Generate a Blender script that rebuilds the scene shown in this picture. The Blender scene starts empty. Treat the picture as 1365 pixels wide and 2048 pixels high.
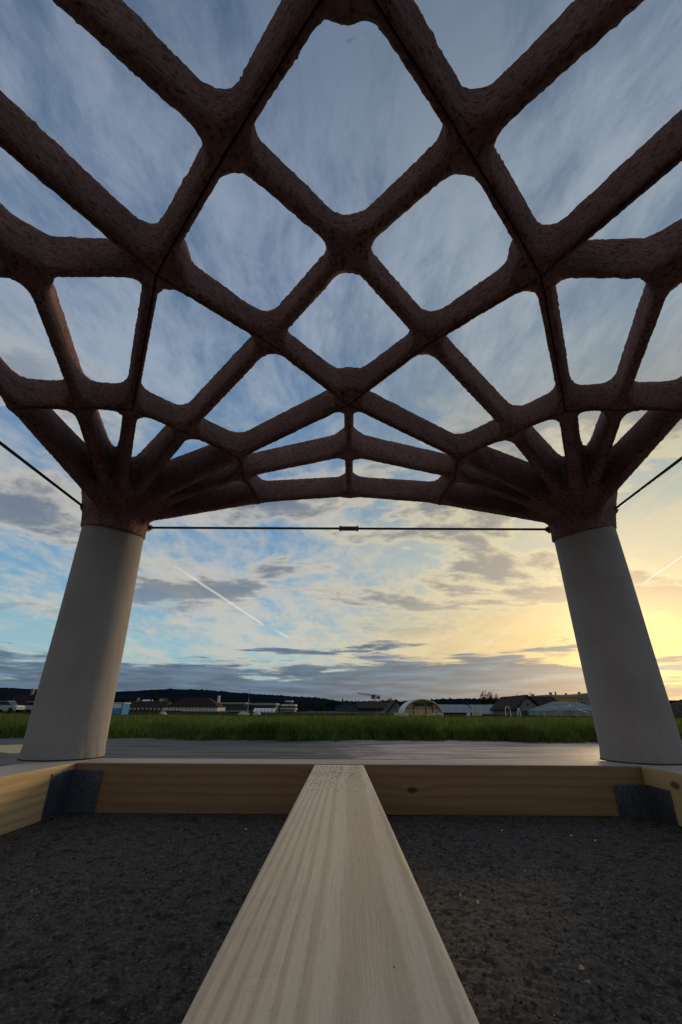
import bpy, bmesh, math, random
import numpy as np
from mathutils import Vector, Matrix
random.seed(7); rng = np.random.default_rng(7)
S = bpy.context.scene
COL = S.collection
R = math.radians

# ------------------------------------------------------------------ camera
CAM = Vector((0.0107, -0.9563, 0.406))
PITCH, YAW, ROLL, FPX = 0.41324, -0.00292, -0.00545, 838.07      # FPX in pixels of a 1365 x 2048 picture
PX, PY = 682.5 + 16.61, 1024 + 30.66
cd = bpy.data.cameras.new('camera'); cam = bpy.data.objects.new('camera', cd); COL.objects.link(cam)
cd.sensor_fit = 'VERTICAL'; cd.sensor_height = 36; cd.lens = FPX / 2048 * 36
cd.shift_x = -16.61 / 2048; cd.shift_y = 30.66 / 2048
cd.clip_start = 0.02; cd.clip_end = 9000
cam.matrix_world = (Matrix.Translation(CAM) @ Matrix.Rotation(-YAW, 4, 'Z') @ Matrix.Rotation(math.pi / 2 + PITCH, 4, 'X')
                    @ Matrix.Rotation(-ROLL, 4, 'Z'))
S.camera = cam

SUN_AZ, SUN_EL = R(34.0), R(9.0)           # azimuth from +Y towards +X
SUN_DIR = Vector((math.sin(SUN_AZ) * math.cos(SUN_EL), math.cos(SUN_AZ) * math.cos(SUN_EL), math.sin(SUN_EL)))

# ------------------------------------------------------------------ node helper
class NT:
    def __init__(s, tree): s.t = tree; s.n = tree.nodes; s.l = tree.links
    def add(s, typ, **kw):
        n = s.n.new(typ)
        for k, v in kw.items():
            if k.startswith('i_'):
                k = k[2:]; key = int(k) if k.isdigit() else k.replace('_', ' ')
                s.put(n.inputs[key], v)
            else: setattr(n, k, v)
        return n
    def put(s, sock, v):
        if isinstance(v, bpy.types.NodeSocket): s.l.new(v, sock)
        elif isinstance(v, bpy.types.Node): s.l.new(v.outputs[0], sock)
        else:
            try: sock.default_value = v
            except Exception: sock.default_value = (*v, 1) if len(v) == 3 else v[:3]
    def m(s, op, a, b=0.0, c=None, clamp=False):
        n = s.n.new('ShaderNodeMath'); n.operation = op; n.use_clamp = clamp
        s.put(n.inputs[0], a); s.put(n.inputs[1], b)
        if c is not None: s.put(n.inputs[2], c)
        return n.outputs[0]
    def vm(s, op, a, b=(0, 0, 0)):
        n = s.n.new('ShaderNodeVectorMath'); n.operation = op
        s.put(n.inputs[0], a)
        if op == 'SCALE': s.put(n.inputs['Scale'], b)
        else: s.put(n.inputs[1], b)
        return n.outputs['Value'] if op in ('DOT_PRODUCT', 'LENGTH', 'DISTANCE') else n.outputs[0]
    def mix(s, f, a, b):
        n = s.n.new('ShaderNodeMix'); n.data_type = 'RGBA'
        s.put(n.inputs[0], f); s.put(n.inputs[6], a); s.put(n.inputs[7], b)
        return n.outputs[2]
    def rng(s, v, a, b, c=0.0, d=1.0, smooth=True):
        n = s.n.new('ShaderNodeMapRange'); n.interpolation_type = 'SMOOTHSTEP' if smooth else 'LINEAR'
        for i, x in enumerate((v, a, b, c, d)): s.put(n.inputs[i], x)
        return n.outputs[0]
    def noise(s, vec, scale, detail=4, rough=.5, dist=0.0):
        n = s.n.new('ShaderNodeTexNoise'); s.put(n.inputs['Vector'], vec)
        n.inputs['Scale'].default_value = scale; n.inputs['Detail'].default_value = detail
        n.inputs['Roughness'].default_value = rough; n.inputs['Distortion'].default_value = dist
        return n.outputs['Fac']
    def ramp(s, f, stops, interp='LINEAR'):
        n = s.n.new('ShaderNodeValToRGB'); n.color_ramp.interpolation = interp
        e = n.color_ramp.elements
        while len(e) < len(stops): e.new(0.5)
        for q, (p, c) in zip(e, stops): q.position = p; q.color = (*c, 1)
        s.put(n.inputs[0], f); return n.outputs[0]
    def comb(s, x, y, z):
        n = s.n.new('ShaderNodeCombineXYZ')
        for i, v in enumerate((x, y, z)): s.put(n.inputs[i], v)
        return n.outputs[0]
    def sep(s, v):
        n = s.n.new('ShaderNodeSeparateXYZ'); s.put(n.inputs[0], v); return n.outputs

def srgb(r, g, b):
    f = lambda c: (c / 255 / 12.92) if c / 255 <= .04045 else ((c / 255 + .055) / 1.055) ** 2.4
    return (f(r), f(g), f(b))

# ------------------------------------------------------------------ world
W = bpy.data.worlds.new('World'); S.world = W; W.use_nodes = True
w = NT(W.node_tree); w.n.clear()
out = w.add('ShaderNodeOutputWorld')
sky = w.add('ShaderNodeTexSky', sky_type='NISHITA', sun_disc=False, sun_elevation=SUN_EL, sun_rotation=SUN_AZ,
            air_density=1.0, dust_density=1.5, ozone_density=2.0)
tc = w.add('ShaderNodeTexCoord').outputs['Generated']
d = w.vm('NORMALIZE', tc)
dx, dy, dz = w.sep(d)
el = w.m('MULTIPLY', w.m('ARCSINE', dz), 180 / math.pi)                    # degrees above the horizon
az = w.m('MULTIPLY', w.m('ARCTAN2', dx, dy), 180 / math.pi)                # degrees right of +Y
sd = w.m('MULTIPLY', w.m('ARCCOSINE', w.vm('DOT_PRODUCT', d, tuple(SUN_DIR))), 180 / math.pi)
# azimuth closeness to the sun (for warm light low in the sky)
azs = w.vm('DOT_PRODUCT', w.vm('NORMALIZE', w.comb(dx, dy, 0.0001)), (math.sin(SUN_AZ), math.cos(SUN_AZ), 0))
warm = w.rng(azs, .70, 1.06)
# clear sky seen in the gaps
clear = w.ramp(w.m('DIVIDE', el, 90, clamp=True), [(0, srgb(120, 165, 190)), (.07, srgb(150, 190, 200)), (.16, srgb(118, 166, 200)), (.3, srgb(100, 140, 180)), (.55, srgb(88, 114, 146)), (.8, srgb(76, 96, 124)), (1, srgb(60, 74, 98))])
clearwarm = w.ramp(w.m('DIVIDE', el, 90, clamp=True), [(0, srgb(232, 182, 104)), (.1, srgb(236, 196, 114)), (.2, srgb(200, 202, 176)), (.34, srgb(150, 165, 170)), (.5, srgb(122, 140, 156)), (.75, srgb(90, 108, 132)), (1, srgb(62, 76, 98))])
gap = w.mix(warm, clear, clearwarm)
# high veil cloud laid out on a plane overhead
zz = w.m('ADD', w.m('MAXIMUM', dz, 0.0), .10)
pv = w.comb(w.m('DIVIDE', dx, zz), w.m('DIVIDE', dy, zz), 0)
wv = w.vm('ADD', pv, w.vm('SCALE', w.add('ShaderNodeTexNoise', i_Vector=pv, i_Scale=1.1, i_Detail=5.0).outputs['Color'], .38))
rot = w.add('ShaderNodeMapping', i_Vector=wv, i_Rotation=(0, 0, R(28)), i_Scale=(1.3, .62, 1))
c1 = w.noise(rot.outputs[0], 2.3, 9, .66)
c2 = w.noise(w.vm('ADD', wv, (7, 3, 0)), .55, 3, .5)
fine = w.noise(rot.outputs[0], 7.5, 6, .68)
veil = w.m('ADD', w.m('MULTIPLY', c1, .65), w.m('ADD', w.m('MULTIPLY', c2, .25), w.m('MULTIPLY', fine, .26)))
vcol = w.ramp(w.m('DIVIDE', el, 90, clamp=True), [(0, srgb(190, 190, 180)), (.1, srgb(205, 202, 190)), (.27, srgb(196, 194, 186)), (.42, srgb(184, 193, 200)), (.62, srgb(172, 184, 202)), (.8, srgb(130, 147, 168)), (1, srgb(104, 120, 142))])
vwarm = w.ramp(w.m('DIVIDE', el, 90, clamp=True), [(0, srgb(235, 205, 140)), (.1, srgb(236, 208, 142)), (.27, srgb(204, 200, 178)), (.42, srgb(182, 188, 188)), (.62, srgb(168, 178, 188)), (.8, srgb(126, 142, 158)), (1, srgb(104, 120, 140))])
vc = w.mix(warm, vcol, vwarm)
vf = w.rng(veil, .47, .68)
lowcut = w.rng(el, 14, 34, .85, .62)
skyc = w.mix(w.m('MULTIPLY', vf, w.m('ADD', lowcut, w.m('MULTIPLY', warm, .15)), clamp=True), gap, vc)
# broken cloud with grey undersides in the middle of the sky
bc = w.add('ShaderNodeMapping', i_Vector=pv, i_Rotation=(0, 0, R(-24)), i_Scale=(.62, .85, 1), i_Location=(.3, 1.9, 0))
b1 = w.noise(bc.outputs[0], 1.35, 10, .62, .25)
bfac = w.m('MULTIPLY', w.rng(b1, .47, .53), w.m('MULTIPLY', w.rng(el, 7, 15), w.rng(el, 44, 26)))
bcol = w.mix(w.rng(b1, .50, .58), w.mix(warm, srgb(205, 198, 184), srgb(240, 222, 172)), w.mix(warm, srgb(112, 118, 130), srgb(146, 138, 128)))
skyc = w.mix(w.m('MULTIPLY', bfac, .80), skyc, bcol)
# low bank of blue-grey stratus near the horizon
lv = w.comb(w.m('MULTIPLY', az, .026), w.m('MULTIPLY', el, .25), 0)
lw = w.vm('ADD', lv, w.vm('SCALE', w.add('ShaderNodeTexNoise', i_Vector=lv, i_Scale=1.6, i_Detail=4.0).outputs['Color'], .4))
s1 = w.noise(lw, 2.4, 8, .6)
thr = w.m('ADD', w.rng(el, 2.0, 10.0, .29, .74, smooth=False), w.rng(w.m('ABSOLUTE', w.m('SUBTRACT', az, 6.0)), 8, 28, -.055, .03))
sf = w.rng(w.m('SUBTRACT', s1, thr), -.02, .07)
s2 = w.noise(w.vm('ADD', lw, (3, 5, 0)), 5.0, 6, .6)
scol = w.mix(w.rng(s2, .35, .68), srgb(62, 84, 110), srgb(92, 120, 148))
scol = w.mix(w.m('MULTIPLY', warm, w.m('MULTIPLY', w.rng(s2, .56, .72), .3)), scol, srgb(196, 176, 136))
skyc = w.mix(w.m('MULTIPLY', sf, .93), skyc, scol)
# the glow round the hidden sun
gl = w.m('POWER', 2.718, w.m('MULTIPLY', w.m('POWER', w.m('DIVIDE', sd, 8.0), 1.3), -1))
gl2 = w.m('MULTIPLY', gl, w.m('SUBTRACT', 1.0, w.m('MULTIPLY', sf, .8)))
glow = w.vm('SCALE', (1.0, .56, .12), w.m('MULTIPLY', gl2, .42))
skyc = w.vm('ADD', skyc, glow)
# contrails: thin streaks along great circles
def dirpx(x, y):
    a, b = x - PX, -(y - PY); c, s = math.cos(ROLL), math.sin(ROLL)
    u, v = (a * c + b * s) / FPX, (-a * s + b * c) / FPX
    Y = math.cos(PITCH) - v * math.sin(PITCH); Z = math.sin(PITCH) + v * math.cos(PITCH)
    return Vector((math.cos(YAW) * u + math.sin(YAW) * Y, -math.sin(YAW) * u + math.cos(YAW) * Y, Z)).normalized()
wob = w.m('MULTIPLY', w.m('SUBTRACT', w.noise(d, 60, 4), .5), .0016)
for (x0, y0, x1, y1, wd, k) in ((335, 1122, 528, 1250, .0036, .50), (548, 1258, 578, 1276, .0034, .42), (1278, 1172, 1372, 1108, .0020, .9), (968, 1292, 986, 1282, .0017, .5)):
    A, B = dirpx(x0, y0), dirpx(x1, y1); n = A.cross(B).normalized(); t = n.cross(A); L = A.angle(B)
    dist = w.m('ABSOLUTE', w.m('ADD', w.vm('DOT_PRODUCT', d, tuple(n)), wob))
    along = w.m('DIVIDE', w.m('ARCTAN2', w.vm('DOT_PRODUCT', d, tuple(t)), w.vm('DOT_PRODUCT', d, tuple(A))), L)
    f = w.m('MULTIPLY', w.rng(dist, wd, wd * .25), w.m('MULTIPLY', w.rng(along, -.05, .35), w.rng(along, 1.02, .97)))
    skyc = w.mix(w.m('MULTIPLY', f, k, clamp=True), skyc, srgb(246, 240, 222))
# unseen sky opposite the sunset tinted warm to steer light on columns and timber; below the horizon: dark earth
back = w.rng(w.vm('DOT_PRODUCT', d, (math.sin(SUN_AZ), math.cos(SUN_AZ), 0)), -.85, .12)
skyc = w.vm('MULTIPLY', skyc, w.mix(back, (1.0, .86, .74), (1, 1, 1)))
skyc = w.mix(w.rng(el, -.3, -1.5), skyc, (.03, .03, .028, 1))
bg1 = w.add('ShaderNodeBackground', i_Color=sky.outputs[0], i_Strength=.10)
bg2 = w.add('ShaderNodeBackground', i_Color=skyc, i_Strength=1.0)
ms = w.add('ShaderNodeMixShader', i_0=.90); w.l.new(bg1.outputs[0], ms.inputs[1]); w.l.new(bg2.outputs[0], ms.inputs[2])
w.l.new(ms.outputs[0], out.inputs[0])

sl = bpy.data.lights.new('sun', 'SUN'); so = bpy.data.objects.new('sun', sl); COL.objects.link(so)
sl.energy = 1.5; sl.angle = R(11); sl.color = (1, .74, .42)
so.rotation_euler = (-SUN_DIR).to_track_quat('-Z', 'Y').to_euler()

S.view_settings.view_transform = 'Standard'; S.view_settings.look = 'None'
S.view_settings.exposure = 0.0; S.view_settings.gamma = 1; S.view_settings.use_curve_mapping = False
S.render.engine = 'CYCLES'

# ------------------------------------------------------------------ helpers
def tag(o, label=None, cat=None, group=None, kind=None):
    if label: o['label'] = label
    if cat: o['category'] = cat
    if group: o['group'] = group
    if kind: o['kind'] = kind
    return o
def empty(name, loc, label, cat, group=None):
    o = bpy.data.objects.new(name, None); COL.objects.link(o); o.location = loc; o.empty_display_size = .2
    return tag(o, label, cat, group)
def link(name, me, mat=None, parent=None, loc=None):
    o = bpy.data.objects.new(name, me); COL.objects.link(o)
    if mat and not me.materials: me.materials.append(mat)
    if parent: o.parent = parent
    if loc is not None: o.location = loc
    return o
def mesh_np(name, V, F, smooth=True):
    me = bpy.data.meshes.new(name); V = np.asarray(V, np.float32); F = np.asarray(F, np.int32); k = F.shape[1]
    me.vertices.add(len(V)); me.vertices.foreach_set('co', V.ravel())
    me.loops.add(F.size); me.loops.foreach_set('vertex_index', F.ravel())
    me.polygons.add(len(F)); me.polygons.foreach_set('loop_start', np.arange(len(F), dtype=np.int32) * k)
    me.polygons.foreach_set('use_smooth', np.full(len(F), smooth))
    me.update(); me.validate(); return me
class MB:
    """collects boxes, bars, prisms, lathes into one mesh"""
    def __init__(s): s.bm = bmesh.new()
    def hexa(s, P, bev=0):
        v = [s.bm.verts.new(p) for p in P]
        for f in ((0, 3, 2, 1), (4, 5, 6, 7), (0, 1, 5, 4), (1, 2, 6, 5), (2, 3, 7, 6), (3, 0, 4, 7)): s.bm.faces.new([v[i] for i in f])
        return s
    def box(s, x0, x1, y0, y1, z0, z1):
        return s.hexa([(x0, y0, z0), (x1, y0, z0), (x1, y1, z0), (x0, y1, z0), (x0, y0, z1), (x1, y0, z1), (x1, y1, z1), (x0, y1, z1)])
    def bar(s, a, b, r, n=6, r2=None):
        a, b = Vector(a), Vector(b); r2 = r if r2 is None else r2
        q = (b - a).to_track_quat('Z', 'Y'); A = []; B = []
        for i in range(n):
            c = Vector((math.cos(2 * math.pi * i / n), math.sin(2 * math.pi * i / n), 0))
            A.append(s.bm.verts.new(a + q @ (c * r))); B.append(s.bm.verts.new(b + q @ (c * r2)))
        for i in range(n): s.bm.faces.new([A[i], A[(i + 1) % n], B[(i + 1) % n], B[i]])
        s.bm.faces.new(A[::-1]); s.bm.faces.new(B); return s
    def prism(s, pts, y0, y1):
        """polygon in xz extruded along y"""
        A = [s.bm.verts.new((x, y0, z)) for x, z in pts]; B = [s.bm.verts.new((x, y1, z)) for x, z in pts]; n = len(pts)
        for i in range(n): s.bm.faces.new([A[i], A[(i + 1) % n], B[(i + 1) % n], B[i]])
        s.bm.faces.new(A[::-1]); s.bm.faces.new(B); return s
    def build(s, name, mat, parent=None, bevel=0, smooth=False, M=None, seg=2):
        if bevel: bmesh.ops.bevel(s.bm, geom=s.bm.edges[:], offset=bevel, segments=seg, profile=.6, affect='EDGES')
        bmesh.ops.recalc_face_normals(s.bm, faces=s.bm.faces)
        if M is not None: bmesh.ops.transform(s.bm, matrix=M, verts=s.bm.verts)
        me = bpy.data.meshes.new(name); s.bm.to_mesh(me); s.bm.free()
        for p in me.polygons: p.use_smooth = smooth
        return link(name, me, mat, parent)

def material(name, col=(.5, .5, .5), rough=.8, metal=0.0, build=None, spec=.5):
    m = bpy.data.materials.new(name); m.use_nodes = True; t = NT(m.node_tree)
    b = m.node_tree.nodes['Principled BSDF']
    b.inputs['Base Color'].default_value = (*col, 1); b.inputs['Roughness'].default_value = rough
    b.inputs['Metallic'].default_value = metal; b.inputs['Specular IOR Level'].default_value = spec
    if build: build(t, b)
    return m
def bump(t, b, h, strength=.4, dist=.01):
    n = t.add('ShaderNodeBump', i_Height=h, i_Strength=strength, i_Distance=dist); t.l.new(n.outputs[0], b.inputs['Normal'])
def wcoord(t): return t.add('ShaderNodeNewGeometry').outputs['Position']
def varied(c1, c2, scale, rough=.85, bs=.3, bd=.02, metal=0.0, stretch=(1, 1, 1), spec=.12):
    def f(t, b):
        p = t.vm('MULTIPLY', wcoord(t), stretch)
        n = t.noise(p, scale, 6, .6)
        t.put(b.inputs['Base Color'], t.mix(t.rng(n, .3, .7), (*c1, 1), (*c2, 1)))
        if bs: bump(t, b, t.noise(p, scale * 3, 5, .6), bs, bd)
    return material('surface', c1, rough, metal, f, spec=spec)

# ------------------------------------------------------------------ materials
def m_canopy(t, b):
    p = wcoord(t)
    n = t.noise(p, 9, 5, .6); f = t.noise(p, 190, 5, .75); g = t.noise(t.vm('MULTIPLY', p, (1, 1, 3.0)), 55, 4, .6)
    c = t.mix(t.rng(n, .3, .7), (.21, .110, .092, 1), (.31, .172, .150, 1))
    c = t.mix(t.rng(f, .48, .72), c, (.42, .28, .24, 1))
    c = t.mix(t.rng(g, .52, .30), c, (.065, .036, .030, 1))
    t.put(b.inputs['Base Color'], c)
    h = t.m('ADD', t.m('MULTIPLY', f, .6), g)
    bump(t, b, h, .9, .012)
MC = material('canopy_fibre', rough=.95, build=m_canopy, spec=.15)
def m_column(t, b):
    p = wcoord(t)
    n = t.noise(p, 4, 4, .5); f = t.noise(t.vm('MULTIPLY', p, (1, 1, .35)), 40, 5, .65)
    z = t.sep(p)[2]
    wr = t.noise(t.vm('MULTIPLY', t.vm('ADD', p, t.vm('SCALE', p, .4)), (1, 1, .6)), 26, 3, .6, 1.5)
    low = t.rng(z, .32, .20)
    c = t.mix(t.rng(n, .3, .7), (.29, .262, .246, 1), (.33, .298, .282, 1))
    c = t.mix(t.m('MULTIPLY', t.rng(f, .5, .75), .25), c, (.19, .18, .165, 1))
    st_ = t.noise(t.vm('MULTIPLY', p, (1, 1, .12)), 17, 5, .65); c = t.mix(t.m('MULTIPLY', t.rng(st_, .5, .72), .2), c, (.20, .185, .165, 1))
    c = t.mix(t.m('MULTIPLY', t.rng(t.noise(p, 60, 3, .7), .66, .74), .5), c, (.12, .11, .10, 1))
    c = t.mix(t.m('MULTIPLY', low, t.m('MULTIPLY', t.rng(n, .4, .6), .3)), c, (.18, .16, .14, 1))
    t.put(b.inputs['Base Color'], c)
    bump(t, b, t.m('ADD', t.m('MULTIPLY', f, .25), t.m('MULTIPLY', wr, t.m('ADD', .12, t.m('MULTIPLY', low, 1.2)))), .5, .01)
MCOL = material('column_wrap', rough=.85, build=m_column, spec=.25)
def wood(axis, c_lo, c_hi, knots=(), ring=95, dirt=False, sc=1.0, centre=(.05, .10), top_glare=False, wobk=.07, al=.10, cs=.9):
    def f(t, b):
        p = wcoord(t)
        st = (al, 1, 1) if axis == 'x' else (1, al, 1)
        ps = t.vm('MULTIPLY', p, st)
        wob = t.add('ShaderNodeTexNoise', i_Vector=ps, i_Scale=4.5, i_Detail=3.0, i_Roughness=.5).outputs['Color']
        q = t.vm('ADD', p, t.vm('SCALE', t.vm('SUBTRACT', wob, (.5, .5, .5)), wobk))
        kd = None
        for (kx, ky, kz, r, s) in knots:
            dv = t.vm('SUBTRACT', p, (kx, ky, kz))
            dv = t.vm('MULTIPLY', dv, (.5, 1, 1) if axis == 'x' else (1, .5, 1))
            dd = t.vm('LENGTH', dv)
            # growth rings bend round the knot
            push = t.m('MULTIPLY', t.m('POWER', 2.718, t.m('MULTIPLY', t.m('POWER', t.m('DIVIDE', dd, r * 2.6), 2), -1)), r * 1.5)
            q = t.vm('ADD', q, t.comb(0, 0, push))
            k = t.m('MULTIPLY', t.rng(dd, r, r * .55), s)
            kd = k if kd is None else t.m('MAXIMUM', kd, k)
        x, y, z = t.sep(q)
        u = y if axis == 'x' else x
        rr = t.m('POWER', t.m('ADD', t.m('POWER', t.m('ADD', u, centre[0]), 2), t.m('POWER', t.m('ADD', z, centre[1]), 2)), .5)
        fibre = t.noise(t.vm('MULTIPLY', p, (.03, 1, 1) if axis == 'x' else (1, .03, 1)), 420 * sc, 3, .6)
        s = t.m('SINE', t.m('MULTIPLY', rr, ring * 6.283 * .5))
        s = t.rng(t.m('ADD', s, t.m('MULTIPLY', t.m('SUBTRACT', fibre, .5), .9)), -.2, 1.15)
        big = t.noise(ps, 7, 4, .6)
        c = t.mix(t.m('MULTIPLY', s, cs), (*c_hi, 1), (*c_lo, 1))
        c = t.mix(t.m('MULTIPLY', t.rng(big, .42, .75), .45), c, tuple(v * .75 for v in c_lo) + (1,))
        fm = t.noise(t.vm('MULTIPLY', p, (.05, 1, 1) if axis == 'x' else (1, .05, 1)), 160 * sc, 4, .7)
        c = t.mix(t.m('MULTIPLY', t.rng(fm, .5, .75), .3), c, tuple(v * .62 for v in c_lo) + (1,))
        if top_glare:  # glare on upward faces, painted in as a paler colour
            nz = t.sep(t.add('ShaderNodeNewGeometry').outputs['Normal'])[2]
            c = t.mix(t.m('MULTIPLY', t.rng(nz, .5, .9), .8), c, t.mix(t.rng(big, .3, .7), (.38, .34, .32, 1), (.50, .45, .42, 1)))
        if kd is not None: c = t.mix(kd, c, (.05, .025, .014, 1))
        if dirt:
            sp = t.noise(p, 230, 3, .6); zone = t.noise(p, 9, 4, .6); y2 = t.sep(p)[1]
            far = t.rng(y2, .45, .95)
            c = t.mix(t.m('MULTIPLY', t.rng(sp, .59, .64), t.m('ADD', .10, t.m('MULTIPLY', t.m('MULTIPLY', far, t.rng(zone, .38, .58)), 1.0)), clamp=True), c, (.05, .04, .035, 1))
            sm = t.noise(t.vm('MULTIPLY', p, (1, 2.2, 1)), 13, 6, .65)
            c = t.mix(t.m('MULTIPLY', t.rng(sm, .56, .72), t.m('ADD', .12, t.m('MULTIPLY', far, .4))), c, (.17, .15, .13, 1))
            c = t.mix(t.m('MULTIPLY', t.rng(t.noise(t.vm('ADD', p, (4, 1, 0)), 38, 3, .6), .72, .78), .6), c, (.12, .085, .06, 1))
        t.put(b.inputs['Base Color'], c)
        t.put(b.inputs['Roughness'], t.rng(fibre, .2, .8, .55, .8))
        bump(t, b, t.m('ADD', t.m('MULTIPLY', fibre, .5), t.m('ADD', fm, t.m('MULTIPLY', s, .4))), .35, .002)
    return material('wood_' + axis, rough=.65, build=f, spec=.35)
ZT = .196          # top of the timber frame
MW_F = wood('x', (.20, .105, .052), (.29, .172, .088), knots=((.277, 1.11, .102, .014, .95), (-.142, 1.11, .164, .014, .8), (-.80, 1.1, .17, .004, .6), (.63, 1.1, .12, .003, .7)), ring=70, centre=(-1.02, .0), top_glare=True, cs=.5)
MW_S = wood('y', (.40, .25, .115), (.60, .42, .22), knots=((-1.17, .45, .11, .02, .6), (1.26, .92, .15, .018, .85)), ring=70, centre=(1.12, -.22), top_glare=True, cs=.55)
MW_C = wood('y', (.50, .36, .235), (.80, .64, .46), ring=260, dirt=True, centre=(-.035, .0), wobk=.016, al=.10, cs=.5)
def m_steel(t, b):
    p = wcoord(t); v = t.add('ShaderNodeTexVoronoi', i_Vector=p, i_Scale=70.0)
    c = t.mix(v.outputs['Color'], (.085, .11, .145, 1), (.14, .17, .21, 1)); n = t.noise(p, 12, 4)
    t.put(b.inputs['Base Color'], t.mix(t.m('MULTIPLY', t.rng(n, .5, .7), .4), c, (.16, .14, .11, 1)))
    t.put(b.inputs['Roughness'], t.rng(n, .3, .7, .38, .6))
MST = material('galvanised', rough=.45, metal=.75, build=m_steel)
MROD = material('dark_steel', (.055, .075, .075), .45, .6)
MHOLE = material('hole_black', (.01, .01, .01), .9)
MDARKJ = material('joint_dark', (.03, .028, .026), .9)
MTB = material('turnbuckle_steel', (.16, .17, .16), .5, .6)

def m_ground(t, b):
    p = wcoord(t); x, y, z = t.sep(p)
    g = t.noise(p, 85, 6, .75); n = t.noise(p, 2.3, 5, .6); mid = t.noise(p, 14, 5, .6)
    vor = t.add('ShaderNodeTexVoronoi', i_Vector=p, i_Scale=130.0).outputs['Color']
    c = t.mix(t.rng(g, .35, .7), (.030, .029, .028, 1), (.085, .082, .078, 1))
    c = t.mix(t.m('MULTIPLY', t.rng(mid, .45, .7), .4), c, (.03, .027, .025, 1))
    c = t.mix(t.m('MULTIPLY', t.rng(t.sep(vor)[0], .90, .96), .5), c, (.16, .15, .135, 1))
    # low-sun glare painted pale into the asphalt on the right, beyond the timber frame; bare asphalt on the left
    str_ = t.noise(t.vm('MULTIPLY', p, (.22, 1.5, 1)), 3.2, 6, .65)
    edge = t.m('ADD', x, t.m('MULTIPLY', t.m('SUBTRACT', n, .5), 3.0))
    glare = t.m('MULTIPLY', t.rng(edge, -.55, .9), t.rng(y, 1.2, 1.35))
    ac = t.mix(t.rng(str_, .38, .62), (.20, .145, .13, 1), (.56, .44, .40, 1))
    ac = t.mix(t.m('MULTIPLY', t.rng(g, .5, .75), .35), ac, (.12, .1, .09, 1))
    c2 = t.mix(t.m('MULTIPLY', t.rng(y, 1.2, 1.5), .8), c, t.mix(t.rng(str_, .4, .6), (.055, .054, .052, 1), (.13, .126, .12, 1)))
    c = t.mix(t.m('MULTIPLY', glare, .95), c2, ac)
    t.put(b.inputs['Base Color'], c)
    t.put(b.inputs['Roughness'], t.m('SUBTRACT', .78, t.m('MULTIPLY', glare, .2)))
    bump(t, b, t.m('ADD', g, t.m('MULTIPLY', mid, .6)), .55, .006)
MG = material('asphalt', rough=.8, build=m_ground, spec=.25)
def m_asph(t, b):
    p = wcoord(t); g = t.noise(p, 170, 6, .78); n = t.noise(p, 4, 5, .6); m2 = t.noise(p, 30, 4, .6)
    at = t.add('ShaderNodeTexVoronoi', i_Vector=p, i_Scale=190.0).outputs['Color']
    c = t.mix(t.rng(g, .38, .68), (.024, .020, .017, 1), (.150, .124, .104, 1))
    c = t.mix(t.m('MULTIPLY', t.rng(n, .4, .65), .35), c, (.075, .062, .056, 1))
    c = t.mix(t.rng(m2, .52, .34), c, (.016, .014, .013, 1))
    c = t.mix(t.m('MULTIPLY', t.rng(t.noise(p, 62, 4, .7), .52, .68), .55), c, (.165, .136, .113, 1))
    c = t.mix(t.m('MULTIPLY', t.rng(t.sep(at)[0], .93, .97), .6), c, (.20, .185, .165, 1))
    t.put(b.inputs['Base Color'], c); bump(t, b, g, .6, .004)
MASP = material('coarse_asphalt', rough=.85, build=m_asph, spec=.3)
MSITE = varied((.022, .030, .010), (.045, .048, .020), .5, bs=.3, spec=0.0)
MYEL = material('worn_yellow_paint', (.42, .33, .14), .7)

# ------------------------------------------------------------------ setting: ground
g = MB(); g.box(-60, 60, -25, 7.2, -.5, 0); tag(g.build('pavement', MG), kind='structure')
g = MB(); g.box(-2500, 2500, 7.2, 5200, -.6, -.004); g.box(-2500, -60, -900, 7.2, -.6, -.004); g.box(60, 2500, -900, 7.2, -.6, -.004); g.box(-60, 60, -900, -25, -.6, -.004)
tag(g.build('ground', MSITE), kind='structure')
def noise2(n, m, cell, seed):
    """smooth lattice noise sampled on an n x m grid, one lattice point every cell samples"""
    r = np.random.default_rng(seed).standard_normal((int(n / cell) + 3, int(m / cell) + 3)).astype(np.float32)
    i = np.arange(n) / cell; j = np.arange(m) / cell; i0 = i.astype(int); j0 = j.astype(int)
    fi = (i - i0); fj = (j - j0); fi = (fi * fi * (3 - 2 * fi))[:, None]; fj = (fj * fj * (3 - 2 * fj))[None]
    a = r[np.ix_(i0, j0)]; b_ = r[np.ix_(i0 + 1, j0)]; c = r[np.ix_(i0, j0 + 1)]; d_ = r[np.ix_(i0 + 1, j0 + 1)]
    return (a * (1 - fi) + b_ * fi) * (1 - fj) + (c * (1 - fi) + d_ * fi) * fj
st = .005; x0, x1, y0, y1 = -1.185, 1.265, -.80, 1.105
nx = int((x1 - x0) / st) + 1; ny = int((y1 - y0) / st) + 1
h = .0011 * noise2(nx, ny, 1.1, 1) + .0010 * noise2(nx, ny, 2.2, 2) + .0009 * noise2(nx, ny, 8, 3) + .0018 * noise2(nx, ny, 60, 4)
h = .012 + np.clip(h, -.007, .008)
X, Y = np.meshgrid(x0 + np.arange(nx) * st, y0 + np.arange(ny) * st, indexing='ij')
V = np.stack([X, Y, h], -1).reshape(-1, 3); I = np.arange(nx * ny).reshape(nx, ny)
F = np.stack([I[:-1, :-1], I[1:, :-1], I[1:, 1:], I[:-1, 1:]], -1).reshape(-1, 4)
tag(link('asphalt_floor', mesh_np('asphalt_floor', V, F), MASP), kind='structure')
g = MB(); g.hexa([(-3.35, 3.75, .001), (-2.9, 4.1, .001), (-3.95, 5.0, .001), (-4.6, 4.5, .001), (-3.35, 3.75, .005), (-2.9, 4.1, .005), (-3.95, 5.0, .005), (-4.6, 4.5, .005)])
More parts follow.
